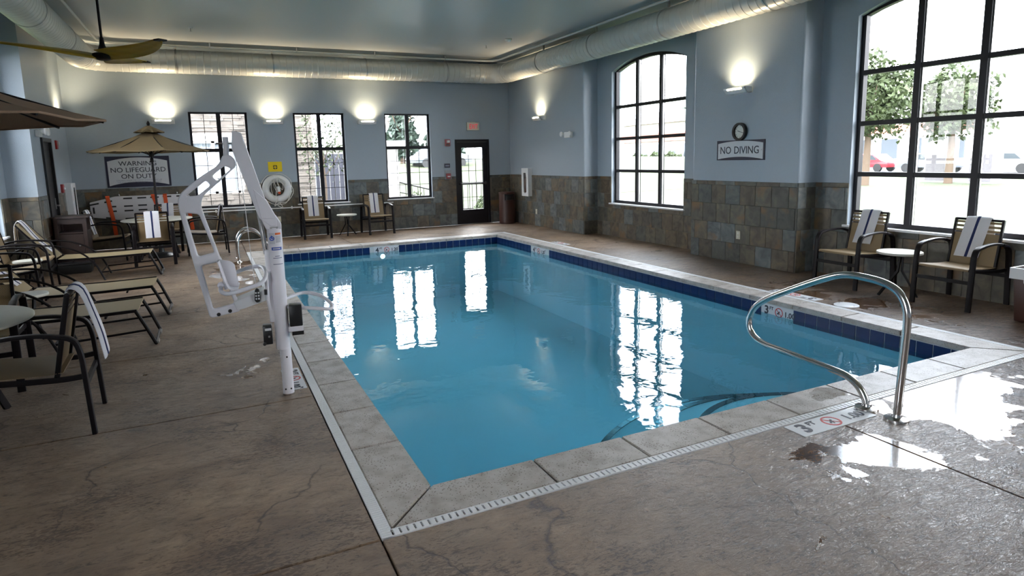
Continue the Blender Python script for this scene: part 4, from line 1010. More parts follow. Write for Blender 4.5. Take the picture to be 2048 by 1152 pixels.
def side_table(label, x, y, r=.22, h=.47):
    t = thing('side_table', label, 'table', (x, y, 0), random.uniform(0, 2))
    part('tabletop', MB().lathe([(r*.9, h-.03), (r, h-.022), (r, h-.006), (r*.985, h)], seg=36), K['cream'], t, True)
    for k in range(3):
        a = 2*PI*k/3
        part('leg', MB().tube([(.05*math.cos(a+1.2), .05*math.sin(a+1.2), h-.03), (.035*math.cos(a+.8), .035*math.sin(a+.8), h*.55), (r*.95*math.cos(a), r*.95*math.sin(a), 0)], .01, 8, flat=(.022, .03)), K['frame'], t, True)
    part('hub', MB().lathe([(.06, h-.05), (.06, h-.03)], seg=16), K['frame'], t, True)
side_table('round cream side table between the two right deck chairs', 5.93, 1.50, .225, .485)
side_table('round cream side table between the two far wall chairs', 1.83, 11.16, .215, .46)
side_table('small round side table between the two near loungers', -2.50, 4.45, .17, .43)
side_table('small round side table beside the far lounger', -3.00, 6.93, .155, .46)
side_table('small round white table against the left wall, mostly outside the frame', -3.22, 5.90, .2, .62)
def big_table(label, x, y, r=.57, h=.68):
    t = thing('round_table', label, 'table', (x, y, 0))
    part('tabletop', MB().lathe([(.03, h-.02), (r*.96, h-.024), (r, h-.016), (r, h-.004), (r-.008, h), (.03, h)], seg=48), K['cream'], t, True)
    part('apron', MB().tube([(r*.62*math.cos(2*PI*k/24), r*.62*math.sin(2*PI*k/24), h-.045) for k in range(24)], .016, 8, closed=True), K['frame'], t, True)
    for k in range(4):
        a = PI/4+k*PI/2; part('leg', MB().tube(smooth_pts([(r*.62*math.cos(a), r*.62*math.sin(a), h-.05), (r*.52*math.cos(a), r*.52*math.sin(a), .35), (r*.72*math.cos(a), r*.72*math.sin(a), 0)]), .018, 8, flat=(.03, .045)), K['frame'], t, True)
big_table('large round cream table with parasol at the far left', -1.72, 9.93, .56); big_table('large round table at the left edge beside the nearest chair', -2.50, 2.06, .55)

def parasol(label, x, y, s, m, a0, dz=0):
    t = thing('parasol', label, 'parasol', (x, y, 0)); R, zr, zc = .955*s, 1.865+dz, 2.22+dz
    def rp(k, f=1, dz=0): a = a0+2*PI*k/8; return Vector((R*f*math.cos(a), R*f*math.sin(a), zr+(zc-zr)*(1-f)+dz-.035*math.sin(PI*min(f, 1))))
    mb = MB(); th = .006
    for k in range(8):
        rows = []
        for f in (.06, .3, .55, .8, 1.0):
            A, B = rp(k, f), rp(k+1, f); mid = (A+B)/2 + Vector((0, 0, -.018*f)); rows.append([A, mid, B])
        for r0, r1 in zip(rows, rows[1:]):
            for i in range(2): mb.bm.faces.new([mb.bm.verts.new(v) for v in (r0[i], r0[i+1], r1[i+1], r1[i])])
        r1 = rows[-1]; dn = Vector((0, 0, -.045))
        for i in range(2): mb.bm.faces.new([mb.bm.verts.new(v) for v in (r1[i], r1[i+1], r1[i+1]+dn*.3, r1[i]+dn*.3)])
    bmesh.ops.remove_doubles(mb.bm, verts=mb.bm.verts, dist=.0005)
    cv = part('canopy', mb, m, t, True, ang=12)
    sol = cv.modifiers.new('s', 'SOLIDIFY'); sol.thickness = .004
    mb = MB()
    for k in range(8):
        a, b = a0+2*PI*k/8, a0+2*PI*(k+1)/8
        q = [Vector((.03*math.cos(a), .03*math.sin(a), zc+.075)), Vector((.03*math.cos(b), .03*math.sin(b), zc+.075)), Vector((.25*R*math.cos(b), .25*R*math.sin(b), zc-.045)), Vector((.25*R*math.cos((a+b)/2), .25*R*math.sin((a+b)/2), zc-.028)), Vector((.25*R*math.cos(a), .25*R*math.sin(a), zc-.045))]
        mb.bm.faces.new([mb.bm.verts.new(v) for v in q])
    bmesh.ops.remove_doubles(mb.bm, verts=mb.bm.verts, dist=.0005)
    cv = part('vent_cap', mb, m, t, True, ang=12); sol = cv.modifiers.new('s', 'SOLIDIFY'); sol.thickness = .004
    part('finial', MB().lathe([(.010, zc+.06), (.022, zc+.085), (.028, zc+.11), (.018, zc+.135), (.006, zc+.155)], seg=14), K['frame'], t, True)
    part('pole', MB().lathe([(.019, .05), (.019, zc+.06)], seg=14), K['frame'], t, True)
    part('hub', MB().lathe([(.04, zr-.10), (.04, zr-.04)], seg=14), K['frame'], t, True)
    part('crank', MB().tube(fillet([(.0, -.03, zr-.16), (.0, -.09, zr-.16), (.0, -.09, zr-.24), (0, -.14, zr-.24)], .01), .006, 6).box((0, -.03, zr-.16), (.05, .06, .07)), K['frame'], t, True)
    for k in range(8):
        part('rib', MB().bar(rp(k, .05, -.035), rp(k, .985, -.022), .012, .016), K['frame'], t)
        a = a0+2*PI*k/8; part('strut', MB().bar((.03*math.cos(a), .03*math.sin(a), zr-.07), rp(k, .5, -.02), .010, .012), K['frame'], t)
    part('base', MB().lathe([(.22, 0), (.22, .03), (.16, .07), (.05, .09), (.035, .22), (.03, .3)], seg=28), K['black'], t, True)
parasol('tan octagonal parasol standing through the far left round table', -1.70, 9.90, 1.0, K['canvas'], .28)
parasol('brown parasol at the left edge over the near round table', -2.46, 2.12, 1.07, K['canvas2'], .10, .05)

def lounger(label, x, y, back=.90):
    """foot end at local x=0, head towards -X"""
    t = thing('chaise_lounger', label, 'lounger', (x, y, 0), 0, group='tan sling chaise loungers')
    Wd = .30; hx, hz = -1.20, .33
    tx, tz = hx-.66*math.cos(back), hz+.66*math.sin(back)
    for s in (-1, 1):
        part('bed_rail', MB().tube(smooth_pts([(-.06, s*Wd, .335), (-.6, s*Wd, .325), (hx, s*Wd, hz)]), .013, 8, flat=(.024, .030)), K['frame'], t, True)
        part('back_rail', MB().tube(smooth_pts([(hx, s*(Wd-.035), hz), ((hx+tx)/2-.02, s*(Wd-.035), (hz+tz)/2+.01), (tx, s*(Wd-.035), tz)]), .012, 8), K['frame'], t, True)
        part('arm', MB().tube(smooth_pts([(-.64, s*(Wd+.03), 0), (-.74, s*(Wd+.03), .24), (-.90, s*(Wd+.03), .42), (-1.15, s*(Wd+.03), .53), (-1.45, s*(Wd+.03), .545), (-1.66, s*(Wd+.03), .47), (-1.76, s*(Wd+.03), .28), (-1.80, s*(Wd+.03), 0)], 5), .0125, 8), K['frame'], t, True)
        part('side_stretcher', MB().tube([(-.68, s*(Wd+.02), .12), (.02, s*(Wd-.01), .15)], .010, 8), K['frame'], t, True)
        part('leg', MB().tube(smooth_pts([(-.07, s*Wd, .33), (-.02, s*Wd, .22), (.06, s*(Wd-.025), .014)]), .0155, 8), K['frame'], t, True)
    part('foot_bar', MB().tube([(.06, -Wd+.02, .014), (.06, Wd-.02, .014)], .0125, 8), K['frame'], t, True)
    part('glide', MB().box((.065, -.18, .012), (.03, .12, .020)).box((.065, .18, .012), (.03, .12, .020)), K['steel2'], t)
    for cb_ in (((-.30, -Wd, .30), (-.30, Wd, .30)), ((-1.0, -Wd, .30), (-1.0, Wd, .30)), ((-.68, -Wd-.02, .12), (-.68, Wd+.02, .12))): part('cross_bar', MB().tube(list(cb_), .010, 8), K['frame'], t, True)
    part('back_prop', MB().tube(fillet([(hx-.3, -.2, hz+.36*math.sin(back)*.8), (hx-.38, -.2, .27), (hx-.38, .2, .27), (hx-.3, .2, hz+.36*math.sin(back)*.8)], .03), .008, 6), K['frame'], t, True)
    part('seat_sling', MB().ribbon(smooth_pts([(-.05, 0, .338), (-.6, 0, .328), (hx+.02, 0, hz+.008)], 4), Wd*2-.02, .007), K['lsling'], t, True)
    part('back_sling', MB().ribbon(smooth_pts([(hx-.015, 0, hz+.02), ((hx+tx)/2-.02, 0, (hz+tz)/2+.018), (tx, 0, tz+.01)], 4), Wd*2-.09, .007), K['lsling'], t, True)
    p = [(hx-.10*math.cos(back), 0, hz+.10*math.sin(back)+.028), ((hx+tx)/2-.03, 0, (hz+tz)/2+.032), (tx+.02, 0, tz+.022), (tx-.03, 0, tz+.018), (tx-.055, 0, tz-.06), (tx-.06, 0, tz-.26)]
    return t, smooth_pts(p, 4)
def ltowel(label, x, y, p):
    o = single('towel', MB().ribbon(p, .20, .010, wav=.0015), K['towel'], label, 'towel', (x, y, 0), 0, 'white towels with a navy stripe')
    part('stripe', MB().ribbon(p, .028, .0165), K['navy'], o, True, label='navy stripe down the middle')
for lab, x, y in (('tan chaise lounger nearest the far parasol table', -1.66, 8.04), ('tan chaise lounger second from the far table', -1.425, 5.07), ('tan chaise lounger nearest the viewpoint', -1.47, 3.84)):
    t, p = lounger(lab, x, y)
    ltowel('white towel laid on the raised back of the %s lounger' % {8.04: 'farthest', 5.07: 'middle', 3.84: 'nearest'}[y], x, y, p)

# towel cabinet, bins
t = thing('towel_cabinet', 'dark brown towel cabinet beside the black left door', 'cabinet', (-2.84, 9.12, 0))
w, d, h = .42, .40, .83
cb = MB()
for sx in (-1, 1):
    for sy in (-1, 1): cb.box((sx*(w/2-.025), sy*(d/2-.025), h/2), (.05, .05, h))
cb.box((0, d/2-.01, h/2), (w-.02, .02, h-.02)).box((-w/2+.01, 0, h/2), (.02, d-.02, h-.02)).box((w/2-.01, 0, .32), (.02, d-.02, .6))
part('body', cb, K['dkwood'], t); part('tabletop', MB().box((0, 0, h+.015), (w+.06, d+.06, .03)), K['dkwood'], t)
part('shelf', MB().box((0, 0, .60), (w-.06, d-.03, .02)), K['dkwood'], t); part('door', MB().box((0, -d/2+.012, .30), (w-.11, .02, .56)), K['dkwood'], t)
part('apron', MB().box((0, -d/2+.02, h-.05), (w-.1, .02, .08)), K['dkwood'], t); part('door_knob', MB().lathe([(.012, 0), (.012, .02)], c=(.1, -d/2, .4), seg=10, M=Matrix.Rotation(PI/2, 4, 'X')), K['steel2'], t)
t = thing('storage_tub', 'low glossy black tub on the floor in front of the towel cabinet', 'tub', (-2.80, 8.72, 0))
part('tub', MB().box((0, 0, .07), (.42, .24, .14), taper=1.05).bevel(.02, 2), K['black'], t, True); part('lid', MB().box((0, 0, .15), (.46, .27, .025)).bevel(.008, 2), K['black'], t, True)
t = thing('waste_bin', 'tall dark brown rounded waste bin in the far right corner', 'bin', (5.78, 11.28, 0))
arc = [(.20*math.cos(a), .20*math.sin(a)) for a in [2*PI*k/28 for k in range(28)]]
part('body', MB().lathe([(.20, 0), (.205, .02), (.20, .05), (.20, .58)], seg=32), K['brown'], t, True)
part('hood', MB().lathe([(.20, .72), (.205, .74), (.205, .765), (.19, .775)], seg=32), K['brown'], t, True)
pk = MB()
for k in range(24):
    a = 2*PI*k/32 - PI*.2
    pk.box((.192*math.cos(a), .192*math.sin(a), .65), (.016, .042, .145), rz=a)
part('hood_wall', pk, K['brown'], t); part('inner_liner', MB().lathe([(.17, .3), (.17, .70)], seg=24), K['black'], t, True)
t = thing('waste_bin', 'square brown bin with white liner rim at the right edge', 'bin', (5.93, .10, 0), 0)
part('body', MB().box((0, 0, .22), (.36, .36, .44), taper=1.14).bevel(.012, 2), K['brown'], t, True)
rm = MB(); o_ = .225; i2 = .205; z0, z1 = .40, .50
for a, b in (((-o_, -o_, z0), (o_, -i2, z1)), ((-o_, i2, z0), (o_, o_, z1)), ((-o_, -i2, z0), (-i2, i2, z1)), ((i2, -i2, z0), (o_, i2, z1))): rm.box2(a, b)
part('rim', rm, K['grate'], t, label='white liner rim'); part('drawstring', MB().tube(smooth_pts([(-.232, .10, .41), (-.24, .09, .37), (-.24, .04, .345), (-.24, -.02, .36), (-.232, -.06, .41)]), .006, 6), K['grate'], t, True)

# ------------------------------------------------------------------ stainless rails
t = thing('grab_rail', 'polished stainless grab rail looping over the near pool edge', 'handrail', (2.717, 0, 0))
pts = [(-.590, .0), (-.602, .30), (-.612, .58), (-.600, .69), (-.555, .765), (-.48, .805), (-.37, .822), (-.22, .822), (-.09, .785), (.13, .685), (.40, .548), (.52, .455), (.568, .345), (.53, .250), (.42, .205), (.26, .196), (.10, .189), (-.13, .180), (-.25, .168), (-.335, .125), (-.385, .06), (-.400, 0)]
part('tube', MB().tube(smooth_pts([(0, a, b) for a, b in pts], 4), .0225, 16), K['steel'], t, True)
for y in (-.590, -.400): part('flange', MB().lathe([(.068, 0), (.066, .012), (.03, .02), (.026, .035)], c=(0, y, 0), seg=24), K['steel'], t, True)
for k, y in enumerate((8.42, 8.92)):
    t = thing('ladder_rail', ['stainless ladder handrail on the left pool edge, nearer of the pair', 'stainless ladder handrail on the left pool edge, farther of the pair'][k], 'handrail', (0, y, 0))
    pts = [(-.50, 0), (-.505, .22), (-.49, .36), (-.44, .45), (-.36, .50), (-.27, .50), (-.17, .44), (-.08, .32), (.03, .14), (.07, -.02), (.08, -.6)]
    part('tube', MB().tube(smooth_pts([(a, 0, b) for a, b in pts], 4), .019, 12), K['steel'], t, True)
    part('flange', MB().lathe([(.05, 0), (.048, .01), (.024, .016), (.022, .03)], c=(-.5, 0, 0), seg=20), K['steel'], t, True)

# ------------------------------------------------------------------ pool lift
# local axes: x along the chair arm plane (screen right), y away from the viewpoint
t = thing('pool_lift', 'white pool access lift with hanging seat frame standing on the left deck', 'pool lift', (-.482, 1.668, 0), math.atan2(-.0872, .9962))
def A(a, z, b=0): return Vector((a, b, z))
part('anchor_sleeve', MB().lathe([(.037, .012), (.037, .345)], seg=28), K['lift'], t, True)
part('base_ring', MB().lathe([(.041, 0), (.041, .014)], seg=28), K['steel'], t, True)
for (a, z) in ((.005, .28), (.018, .05), (-.018, .05)):
    part('sleeve_bolt', MB().lathe([(.006, 0), (.006, .005)], c=(a, -math.sqrt(.0375**2-a*a), z), seg=10, M=Matrix.Rotation(PI/2, 4, 'X')), K['black'], t)
post = part('post', MB().lathe([(.044, .335), (.047, .345), (.047, 1.175)], c=(-.012, 0, 0), seg=32), K['lift'], t, True)
part('actuator_cover', MB().box((-.068, -.005, .78), (.034, .04, .50)).bevel(.008, 2), K['lift'], t, True)
part('actuator_rod', MB().tube([A(-.080, 1.00, -.01), A(-.115, 1.42, -.01)], .011, 12).tube([A(-.062, 1.00, -.01), A(-.088, 1.25, -.01)], .006, 8), K['steel'], t, True)
head = MB().prism([(-.060, 1.165), (.036, 1.165), (.036, 1.20), (.005, 1.255), (-.045, 1.29), (-.085, 1.29), (-.090, 1.24)], .075, Matrix(((1, 0, 0, 0), (0, 0, 1, -.0375), (0, 1, 0, 0), (0, 0, 0, 1))))
part('head_bracket', head.bevel(.004, 1), K['lift'], t, True)
arm = MB(); Mx = Matrix(((1, 0, 0, 0), (0, 0, 1, -.04), (0, 1, 0, 0), (0, 0, 0, 1)))
arm.prism([(-.030, 1.185), (.008, 1.185), (.010, 1.235), (-.010, 1.245), (-.04, 1.32), (-.165, 1.80), (-.218, 1.815), (-.228, 1.70), (-.10, 1.245)], .07, Mx)
part('lift_arm', arm.bevel(.004, 1), K['lift'], t, True)
part('arm_side_plate', MB().prism([(-.085, 1.24), (.012, 1.235), (-.045, 1.36), (-.12, 1.44)], .084, Matrix(((1, 0, 0, 0), (0, 0, 1, -.047), (0, 1, 0, 0), (0, 0, 0, 1)))).bevel(.003, 1), K['lift'], t, True)
part('bracket_foot', MB().box((-.012, -.03, 1.176), (.05, .03, .012)), K['steel2'], t)
part('pivot_pin', MB().tube([A(-.32, 1.735, 0), A(-.155, 1.735, 0)], .006, 8), K['steel2'], t)
part('hanger_post', MB().tube([A(-.262, 1.775), A(-.262, 1.70), A(-.272, 1.60)], .017, 12), K['lift'], t, True)
# swinging back frame: bent plate-and-tube frame with openings
fo = [(-.245, 1.66), (-.205, 1.62), (-.20, 1.575), (-.33, 1.47), (-.405, 1.40), (-.418, 1.36), (-.405, 1.27), (-.345, .98), (-.235, .60), (-.225, .555), (-.44, .545), (-.435, .60), (-.475, .78), (-.525, 1.10), (-.560, 1.33), (-.560, 1.395), (-.53, 1.445), (-.43, 1.53), (-.31, 1.60), (-.285, 1.66)]
fo = [(x, z) for x, z in fo]
LT = [(432, 642)]
holes = [
    [(-.275, 1.585), (-.225, 1.570), (-.310, 1.500), (-.345, 1.525)],
    [(-.385, 1.505), (-.365, 1.475), (-.455, 1.405), (-.505, 1.41)],
    [(-.515, 1.30), (-.445, 1.285), (-.385, 1.02), (-.455, 1.00)],
    [(-.445, .945), (-.378, .965), (-.275, .61), (-.36, .59)],
]
cu = bpy.data.curves.new('f', 'CURVE'); cu.dimensions = '2D'; cu.fill_mode = 'BOTH'; cu.extrude = .012; cu.bevel_depth = .009; cu.bevel_resolution = 3; cu.offset = -.011
def spline(poly, r=.03, inset=0):
    n = len(poly); pts = []
    for i in range(n):
        a, b, c = Vector((*poly[i-1], 0)), Vector((*poly[i], 0)), Vector((*poly[(i+1) % n], 0))
        rr = min(r, (a-b).length*.45, (c-b).length*.45); s, e = b+(a-b).normalized()*rr, b+(c-b).normalized()*rr
        for k in range(4): u = k/3; pts.append(s*(1-u)**2+b*2*u*(1-u)+e*u*u)
    sp = cu.splines.new('POLY'); sp.points.add(len(pts)-1)
    for i, p in enumerate(pts): sp.points[i].co = (p.x, p.y, 0, 1)
    sp.use_cyclic_u = True
BF = [(-.240, 1.665), (-.212, 1.625), (-.212, 1.585), (-.335, 1.475), (-.425, 1.40), (-.440, 1.345), (-.418, 1.25), (-.350, .985), (-.262, .665), (-.262, .625), (-.452, .595), (-.462, .66), (-.520, .985), (-.572, 1.33), (-.572, 1.39), (-.545, 1.435), (-.44, 1.52), (-.315, 1.60), (-.287, 1.665)]
HB = [[(-.282, 1.590), (-.245, 1.573), (-.335, 1.497), (-.358, 1.528)], [(-.398, 1.500), (-.375, 1.470), (-.455, 1.408), (-.520, 1.405)], [(-.535, 1.298), (-.457, 1.286), (-.388, 1.035), (-.483, 1.015)], [(-.470, .950), (-.372, .968), (-.296, .685), (-.425, .658)]]
spline(BF, .04)
for hpoly in HB: spline(hpoly, .014)
fob = bpy.data.objects.new('f', cu); COL.objects.link(fob); dg = bpy.context.evaluated_depsgraph_get(); me = bpy.data.meshes.new_from_object(fob.evaluated_get(dg))
bpy.data.objects.remove(fob); me.transform(Matrix(((1, 0, 0, 0), (0, 0, -1, 0), (0, 1, 0, 0), (0, 0, 0, 1)))); me.materials.clear(); me.materials.append(K['lift'])
for p in me.polygons: p.use_smooth = True
me.set_sharp_from_angle(angle=math.radians(35))
link('back_frame', me, t)
part('link_bolt', MB().lathe([(.012, 0), (.012, .008)], c=(-.395, -.02, .622), seg=12, M=Matrix.Rotation(PI/2, 4, 'X')), K['black'], t)
part('link_bolt', MB().lathe([(.012, 0), (.012, .008)], c=(-.325, -.02, .638), seg=12, M=Matrix.Rotation(PI/2, 4, 'X')), K['black'], t)
part('footrest', MB().prism([(-.28, .64), (-.30, .70), (-.10, .765), (-.092, .69), (-.22, .655)], .16, Matrix(((1, 0, 0, 0), (0, 0, 1, -.05), (0, 1, 0, 0), (0, 0, 0, 1)))).bevel(.004, 1), K['footplate'], t)
# seat shell
sh = MB(); seat = smooth_pts([(-.365, 0, .985), (-.345, 0, .90), (-.325, 0, .825), (-.30, 0, .800), (-.26, 0, .795)], 4)
part('seat_back', MB().prism([(-.365, .99), (-.300, .975), (-.272, .95), (-.255, .80), (-.345, .785)], .022, Matrix(((1, 0, 0, 0), (0, 0, 1, -.045), (0, 1, 0, 0), (0, 0, 0, 1)))).bevel(.006, 2), K['lift'], t, True)
part('seat_shell', MB().ribbon(seat, .26, .014, (0, 1, 0)), K['lift'], t, True)
part('armrest', MB().tube(smooth_pts([(-.365, -.05, .81), (-.36, -.10, .785), (-.31, -.13, .775), (-.20, -.13, .80), (-.11, -.12, .83), (-.085, -.06, .87), (-.10, .04, .90), (-.135, .13, .90), (-.20, .16, .89), (-.28, .12, .87)], 5), .0135, 12), K['lift'], t, True)
part('arm_pivot', MB().lathe([(.02, -.02), (.02, .02)], c=(-.365, -.04, .82), seg=14, M=Matrix.Rotation(PI/2, 4, 'X')), K['lift'], t, True)
part('strap_clamp', MB().box((-.095, -.06, .752), (.018, .03, .035)), K['black'], t)
part('lower_tube', MB().tube([A(-.085, .87, -.06), A(-.085, .70, -.05), A(-.075, .62, -.03)], .012, 10), K['lift'], t, True)
part('cord', MB().tube(smooth_pts([(-.19, -.04, 1.58), (-.175, -.05, 1.25), (-.165, -.055, .95), (-.152, -.06, .80)]), .0022, 6), K['grate'], t)
rem = part('remote', MB().prism([(-.168, .70), (-.155, .685), (-.135, .69), (-.128, .72), (-.135, .775), (-.150, .785), (-.162, .77)], .018, Matrix(((1, 0, 0, 0), (0, 0, 1, -.07), (0, 1, 0, 0), (0, 0, 0, 1)))).bevel(.003, 1), K['black'], t, True)
for i in range(3):
    for j in range(2): part('button', MB().box((-.156+j*.016, -.071, .712+i*.02), (.010, .003, .011)), K['grate'], rem)
part('battery_box', MB().box((.083, -.005, .565), (.085, .10, .15)).bevel(.008, 2), K['black'], t, True)
part('battery_bracket', MB().box((.078, -.005, .475), (.095, .11, .035)).bevel(.003, 1), K['lift'], t); part('battery_foot', MB().box((.090, -.005, .445), (.075, .10, .028)), K['black'], t)
part('control_box', MB().box((-.104, -.03, .455), (.058, .08, .13)).bevel(.006, 2), K['black'], t, True)
part('control_label', MB().box((-.100, -.0705, .495), (.040, .002, .016)), K['grate'], t); part('control_knob', MB().lathe([(.010, 0), (.010, .03)], c=(-.128, -.06, .40), seg=12, M=Matrix.Rotation(PI/2, 4, 'X')), K['black'], t, True)
part('control_keyhole', MB().lathe([(.007, 0), (.007, .004)], c=(-.096, -.070, .445), seg=10, M=Matrix.Rotation(PI/2, 4, 'X')), K['steel2'], t)
part('rear_handle', MB().tube(smooth_pts([(.03, 0, .62), (.14, .0, .605), (.26, .0, .585), (.325, .02, .575), (.325, .10, .60), (.26, .22, .64), (.15, .26, .66), (.04, .12, .66), (-.01, .04, .655)], 5), .0125, 12), K['lift'], t, True)
# stickers on the post front
def sticker(a0, z0, w, h, m, d=.0008, nm='sticker', lab=None):
    mb = MB(); n = 6; r = .0475+d
    ths = [math.asin(max(-.99, min(.99, (a0-w/2+w*k/n)/r))) for k in range(n+1)]
    vs = [[mb.bm.verts.new((-.012+r*math.sin(q), -r*math.cos(q), z)) for q in ths] for z in (z0-h/2, z0+h/2)]
    for k in range(n): mb.bm.faces.new((vs[0][k], vs[0][k+1], vs[1][k+1], vs[1][k]))
    return part(nm, mb, K[m], t, True, label=lab)
sticker(-.018, 1.105, .036, .075, 'board', .0006); sticker(.020, 1.135, .034, .014, 'labelorange'); sticker(.020, 1.100, .034, .05, 'board', .0006)
for i in range(5): sticker(.020, 1.118-.009*i, .028, .0025, 'greytext', .0012, 'label_text')
link('access_symbol', ring_prism(.0155, .010, .001, frame_M((-.030, -.0475, 1.105), (1, 0, 0), (0, 0, 1))).mesh('access_symbol', K['labelblue']), t)
part('access_figure', MB().tube([(-.032, -.0485, 1.125), (-.032, -.0485, 1.108), (-.022, -.0485, 1.102)], .0035, 6), K['labelblue'], t)
sticker(.006, 1.035, .062, .020, 'labelblue', .0008, 'brand_oval'); sticker(.006, 1.035, .046, .007, 'board', .0014, 'brand_text')
for i, (w, z) in enumerate(((.03, .985), (.055, .972), (.06, .930))): sticker(.008, z, w, .005, 'greytext', .0008, 'label_text')

# ------------------------------------------------------------------ ceiling fan
t = thing('ceiling_fan', 'three bladed ceiling fan with yellow wood blades on a long dark rod', 'fan', (-1.62, 4.10, 2.60))
part('down_rod', MB().lathe([(.011, .12), (.011, HC-2.60-.05)], seg=12), K['frame'], t, True)
part('ceiling_canopy', MB().lathe([(.02, HC-2.72), (.065, HC-2.62), (.07, HC-2.60)], seg=20), K['frame'], t, True)
part('motor', MB().lathe([(.016, .16), (.022, .10), (.045, .03), (.085, .015), (.088, -.005), (.07, -.03), (.04, -.04)], seg=24), K['frame'], t, True)
for k, a in enumerate((-51, 69, 189)):
    a = math.radians(a); Rm = Matrix.Rotation(a, 4, 'Z') @ Matrix.Rotation(math.radians(-3), 4, 'Y')
    mb = MB(); n = 12; top, bot = [], []
    for i in range(n+1):
        f = i/n; r = .05+.74*f; c = .105*math.sin(PI*min(1, (.28+.62*f)))*(1 if f < .93 else .6) + .01
        tw = -math.radians(24-14*f); sw = .10*math.sin(f*PI*.9)
        ra = []
        for s in (-1, -.33, .33, 1):
            x, y, z = r, sw-.04+s*c*math.cos(tw)*.85, s*c*math.sin(tw)*.85+.012*(1-s*s)+.02*f*f
            ra.append(mb.bm.verts.new(Rm @ Vector((x, y, z))))
        top.append(ra)
    for i in range(n):
        for j in range(3): mb.bm.faces.new((top[i][j], top[i+1][j], top[i+1][j+1], top[i][j+1]))
    b = part('blade', mb, K['wood'], t, True, ang=60); so = b.modifiers.new('s', 'SOLIDIFY'); so.thickness = .008
    tp = Rm @ Vector((.885, -.0, .055)); part('blade_tip', MB().box((0, 0, 0), (.07, .085, .014), M=Matrix.Translation(Rm @ Vector((.785, .0, .02))) @ Matrix.Rotation(a, 4, 'Z')).bevel(.004, 1), K['frame'], t)

# ------------------------------------------------------------------ outside
OX = dict(kind='structure')
gr = MB(); gr.box2((-30, YW+.15, -.6), (60, 90, -.15)).box2((XB+.15, -40, -.6), (75, YW+.15, -.15)).box2((-60, -40, -.6), (XLB-.4, 90, -.15))
lawn = struct('ground_lawn', gr, K['grass'], label='sunny lawn outside the windows')
struct('path_far', MB().box2((-4, YW+.2, -.15), (8.5, YW+1.5, -.10)).box2((5.2, YW+1.5, -.15), (6.8, 22, -.10)), K['concrete'], label='pale concrete path outside the far windows')
struct('road_strip', MB().box2((44, -40, -.149), (62, 80, -.11)), K['asphalt'], label='parking lot beyond the lawn')
# slope with pale bank seen through third window and door
sl2 = MB(); vs = [sl2.bm.verts.new(p) for p in ((6, 22, -.14), (40, 22, -.14), (40, 40, 1.3), (6, 40, 1.3), (6, 60, 1.6), (40, 60, 1.6))]; sl2.bm.faces.new(vs[:4]); sl2.bm.faces.new((vs[3], vs[2], vs[5], vs[4])); 
struct('ground_bank', sl2, K['grass'], label='grass bank rising beyond the far windows')
def ledgestone(parent, x0, x1, y, z0, z1, holes=()):
    mb = MB(); z = z0
    while z < z1:
        h = random.choice((.05, .07, .09, .11)); x = x0
        while x < x1:
            w = random.uniform(.18, .55); e = min(x+w, x1)
            if not any(x < c and e > a and z < d and z+h > b for a, b, c, d in holes): mb.box2((x+.004, y-random.uniform(.01, .06), z+.004), (e-.004, y+.01, z+h-.004))
            x = e
        z += h
    part('ledge_stones', mb, K['ledge'], parent, kind='stuff')
bA = thing('stone_wing', 'stone clad building wing with curtained window outside the two left far windows', 'building', (0, 16.0, -.12))
wn1 = (-1.20, .95, -.05, 2.35)
part('wall', MB().box2((-6, .05, 0), (wn1[0], 5, 2.9)).box2((wn1[2], .05, 0), (1.95, 5, 2.9)).box2((wn1[0], .05, 0), (wn1[2], 5, wn1[1])).box2((wn1[0], .05, wn1[3]), (wn1[2], 5, 2.9)), K['stucco'], bA)
ledgestone(bA, -3.2, 1.95, .05, 0, 3.4, [wn1])
part('upper_wall', MB().box2((-6, .06, 2.9), (1.95, 5, 4.4)), K['stucco'], bA)
wf = part('window', MB().box2((wn1[0], .02, wn1[1]), (wn1[0]+.06, .10, wn1[3])).box2((wn1[2]-.06, .02, wn1[1]), (wn1[2], .10, wn1[3])).box2((wn1[0], .02, wn1[1]), (wn1[2], .10, wn1[1]+.06)).box2((wn1[0], .02, wn1[3]-.06), (wn1[2], .10, wn1[3])).box2((-.68, .02, wn1[1]), (-.60, .09, wn1[3])), K['white'], bA)
cm = MB(); n = 40; v = [[cm.bm.verts.new((wn1[0]+.06+(wn1[2]-wn1[0]-.12)*i/n, .16+.025*math.sin(i*1.3), z)) for i in range(n+1)] for z in (wn1[1], wn1[3])]
for i in range(n): cm.bm.faces.new((v[0][i], v[0][i+1], v[1][i+1], v[1][i]))
part('curtain', cm, K['curtain'], wf); part('pane', MB().box2((wn1[0]+.06, .07, wn1[1]+.06), (wn1[2]-.06, .075, wn1[3]-.06)), K['glass'], wf)
part('lintel', MB().box2((wn1[0]-.1, -.02, wn1[3]), (wn1[2]+.1, .1, wn1[3]+.2)), K['stucco'], bA)
# low annex with eave behind the fence
bB = thing('low_annex', 'low white annex with grey roof behind the dark fence', 'building', (4.2, 21, -.12))
part('wall', MB().box2((-2.2, 0, 0), (1.6, 4, 2.2)), K['stucco'], bB); part('roof', MB().box2((-2.4, -.4, 2.2), (1.8, 4.2, 2.45)), K['roofm'], bB); part('fascia', MB().box2((-2.4, -.44, 2.18), (1.8, -.4, 2.46)), K['white'], bB)
# fence boards
fn = thing('board_fence', 'dark upright board fence outside the second far window', 'fence', (1.95, 16.2, -.12))
for i in range(13): part('board', MB().box2((.02+i*.14, 0, 0), (.02+i*.14+.128, .03, 1.95)), K['fencem'], fn)
for z in (.3, 1.7): part('rail', MB().box2((0, .03, z), (1.85, .07, z+.09)), K['fencem'], fn)
for x in (.0, .92, 1.84): part('post', MB().box2((x-.04, -.05, 0), (x+.04, .05, 2.05)), K['hvac'], fn)
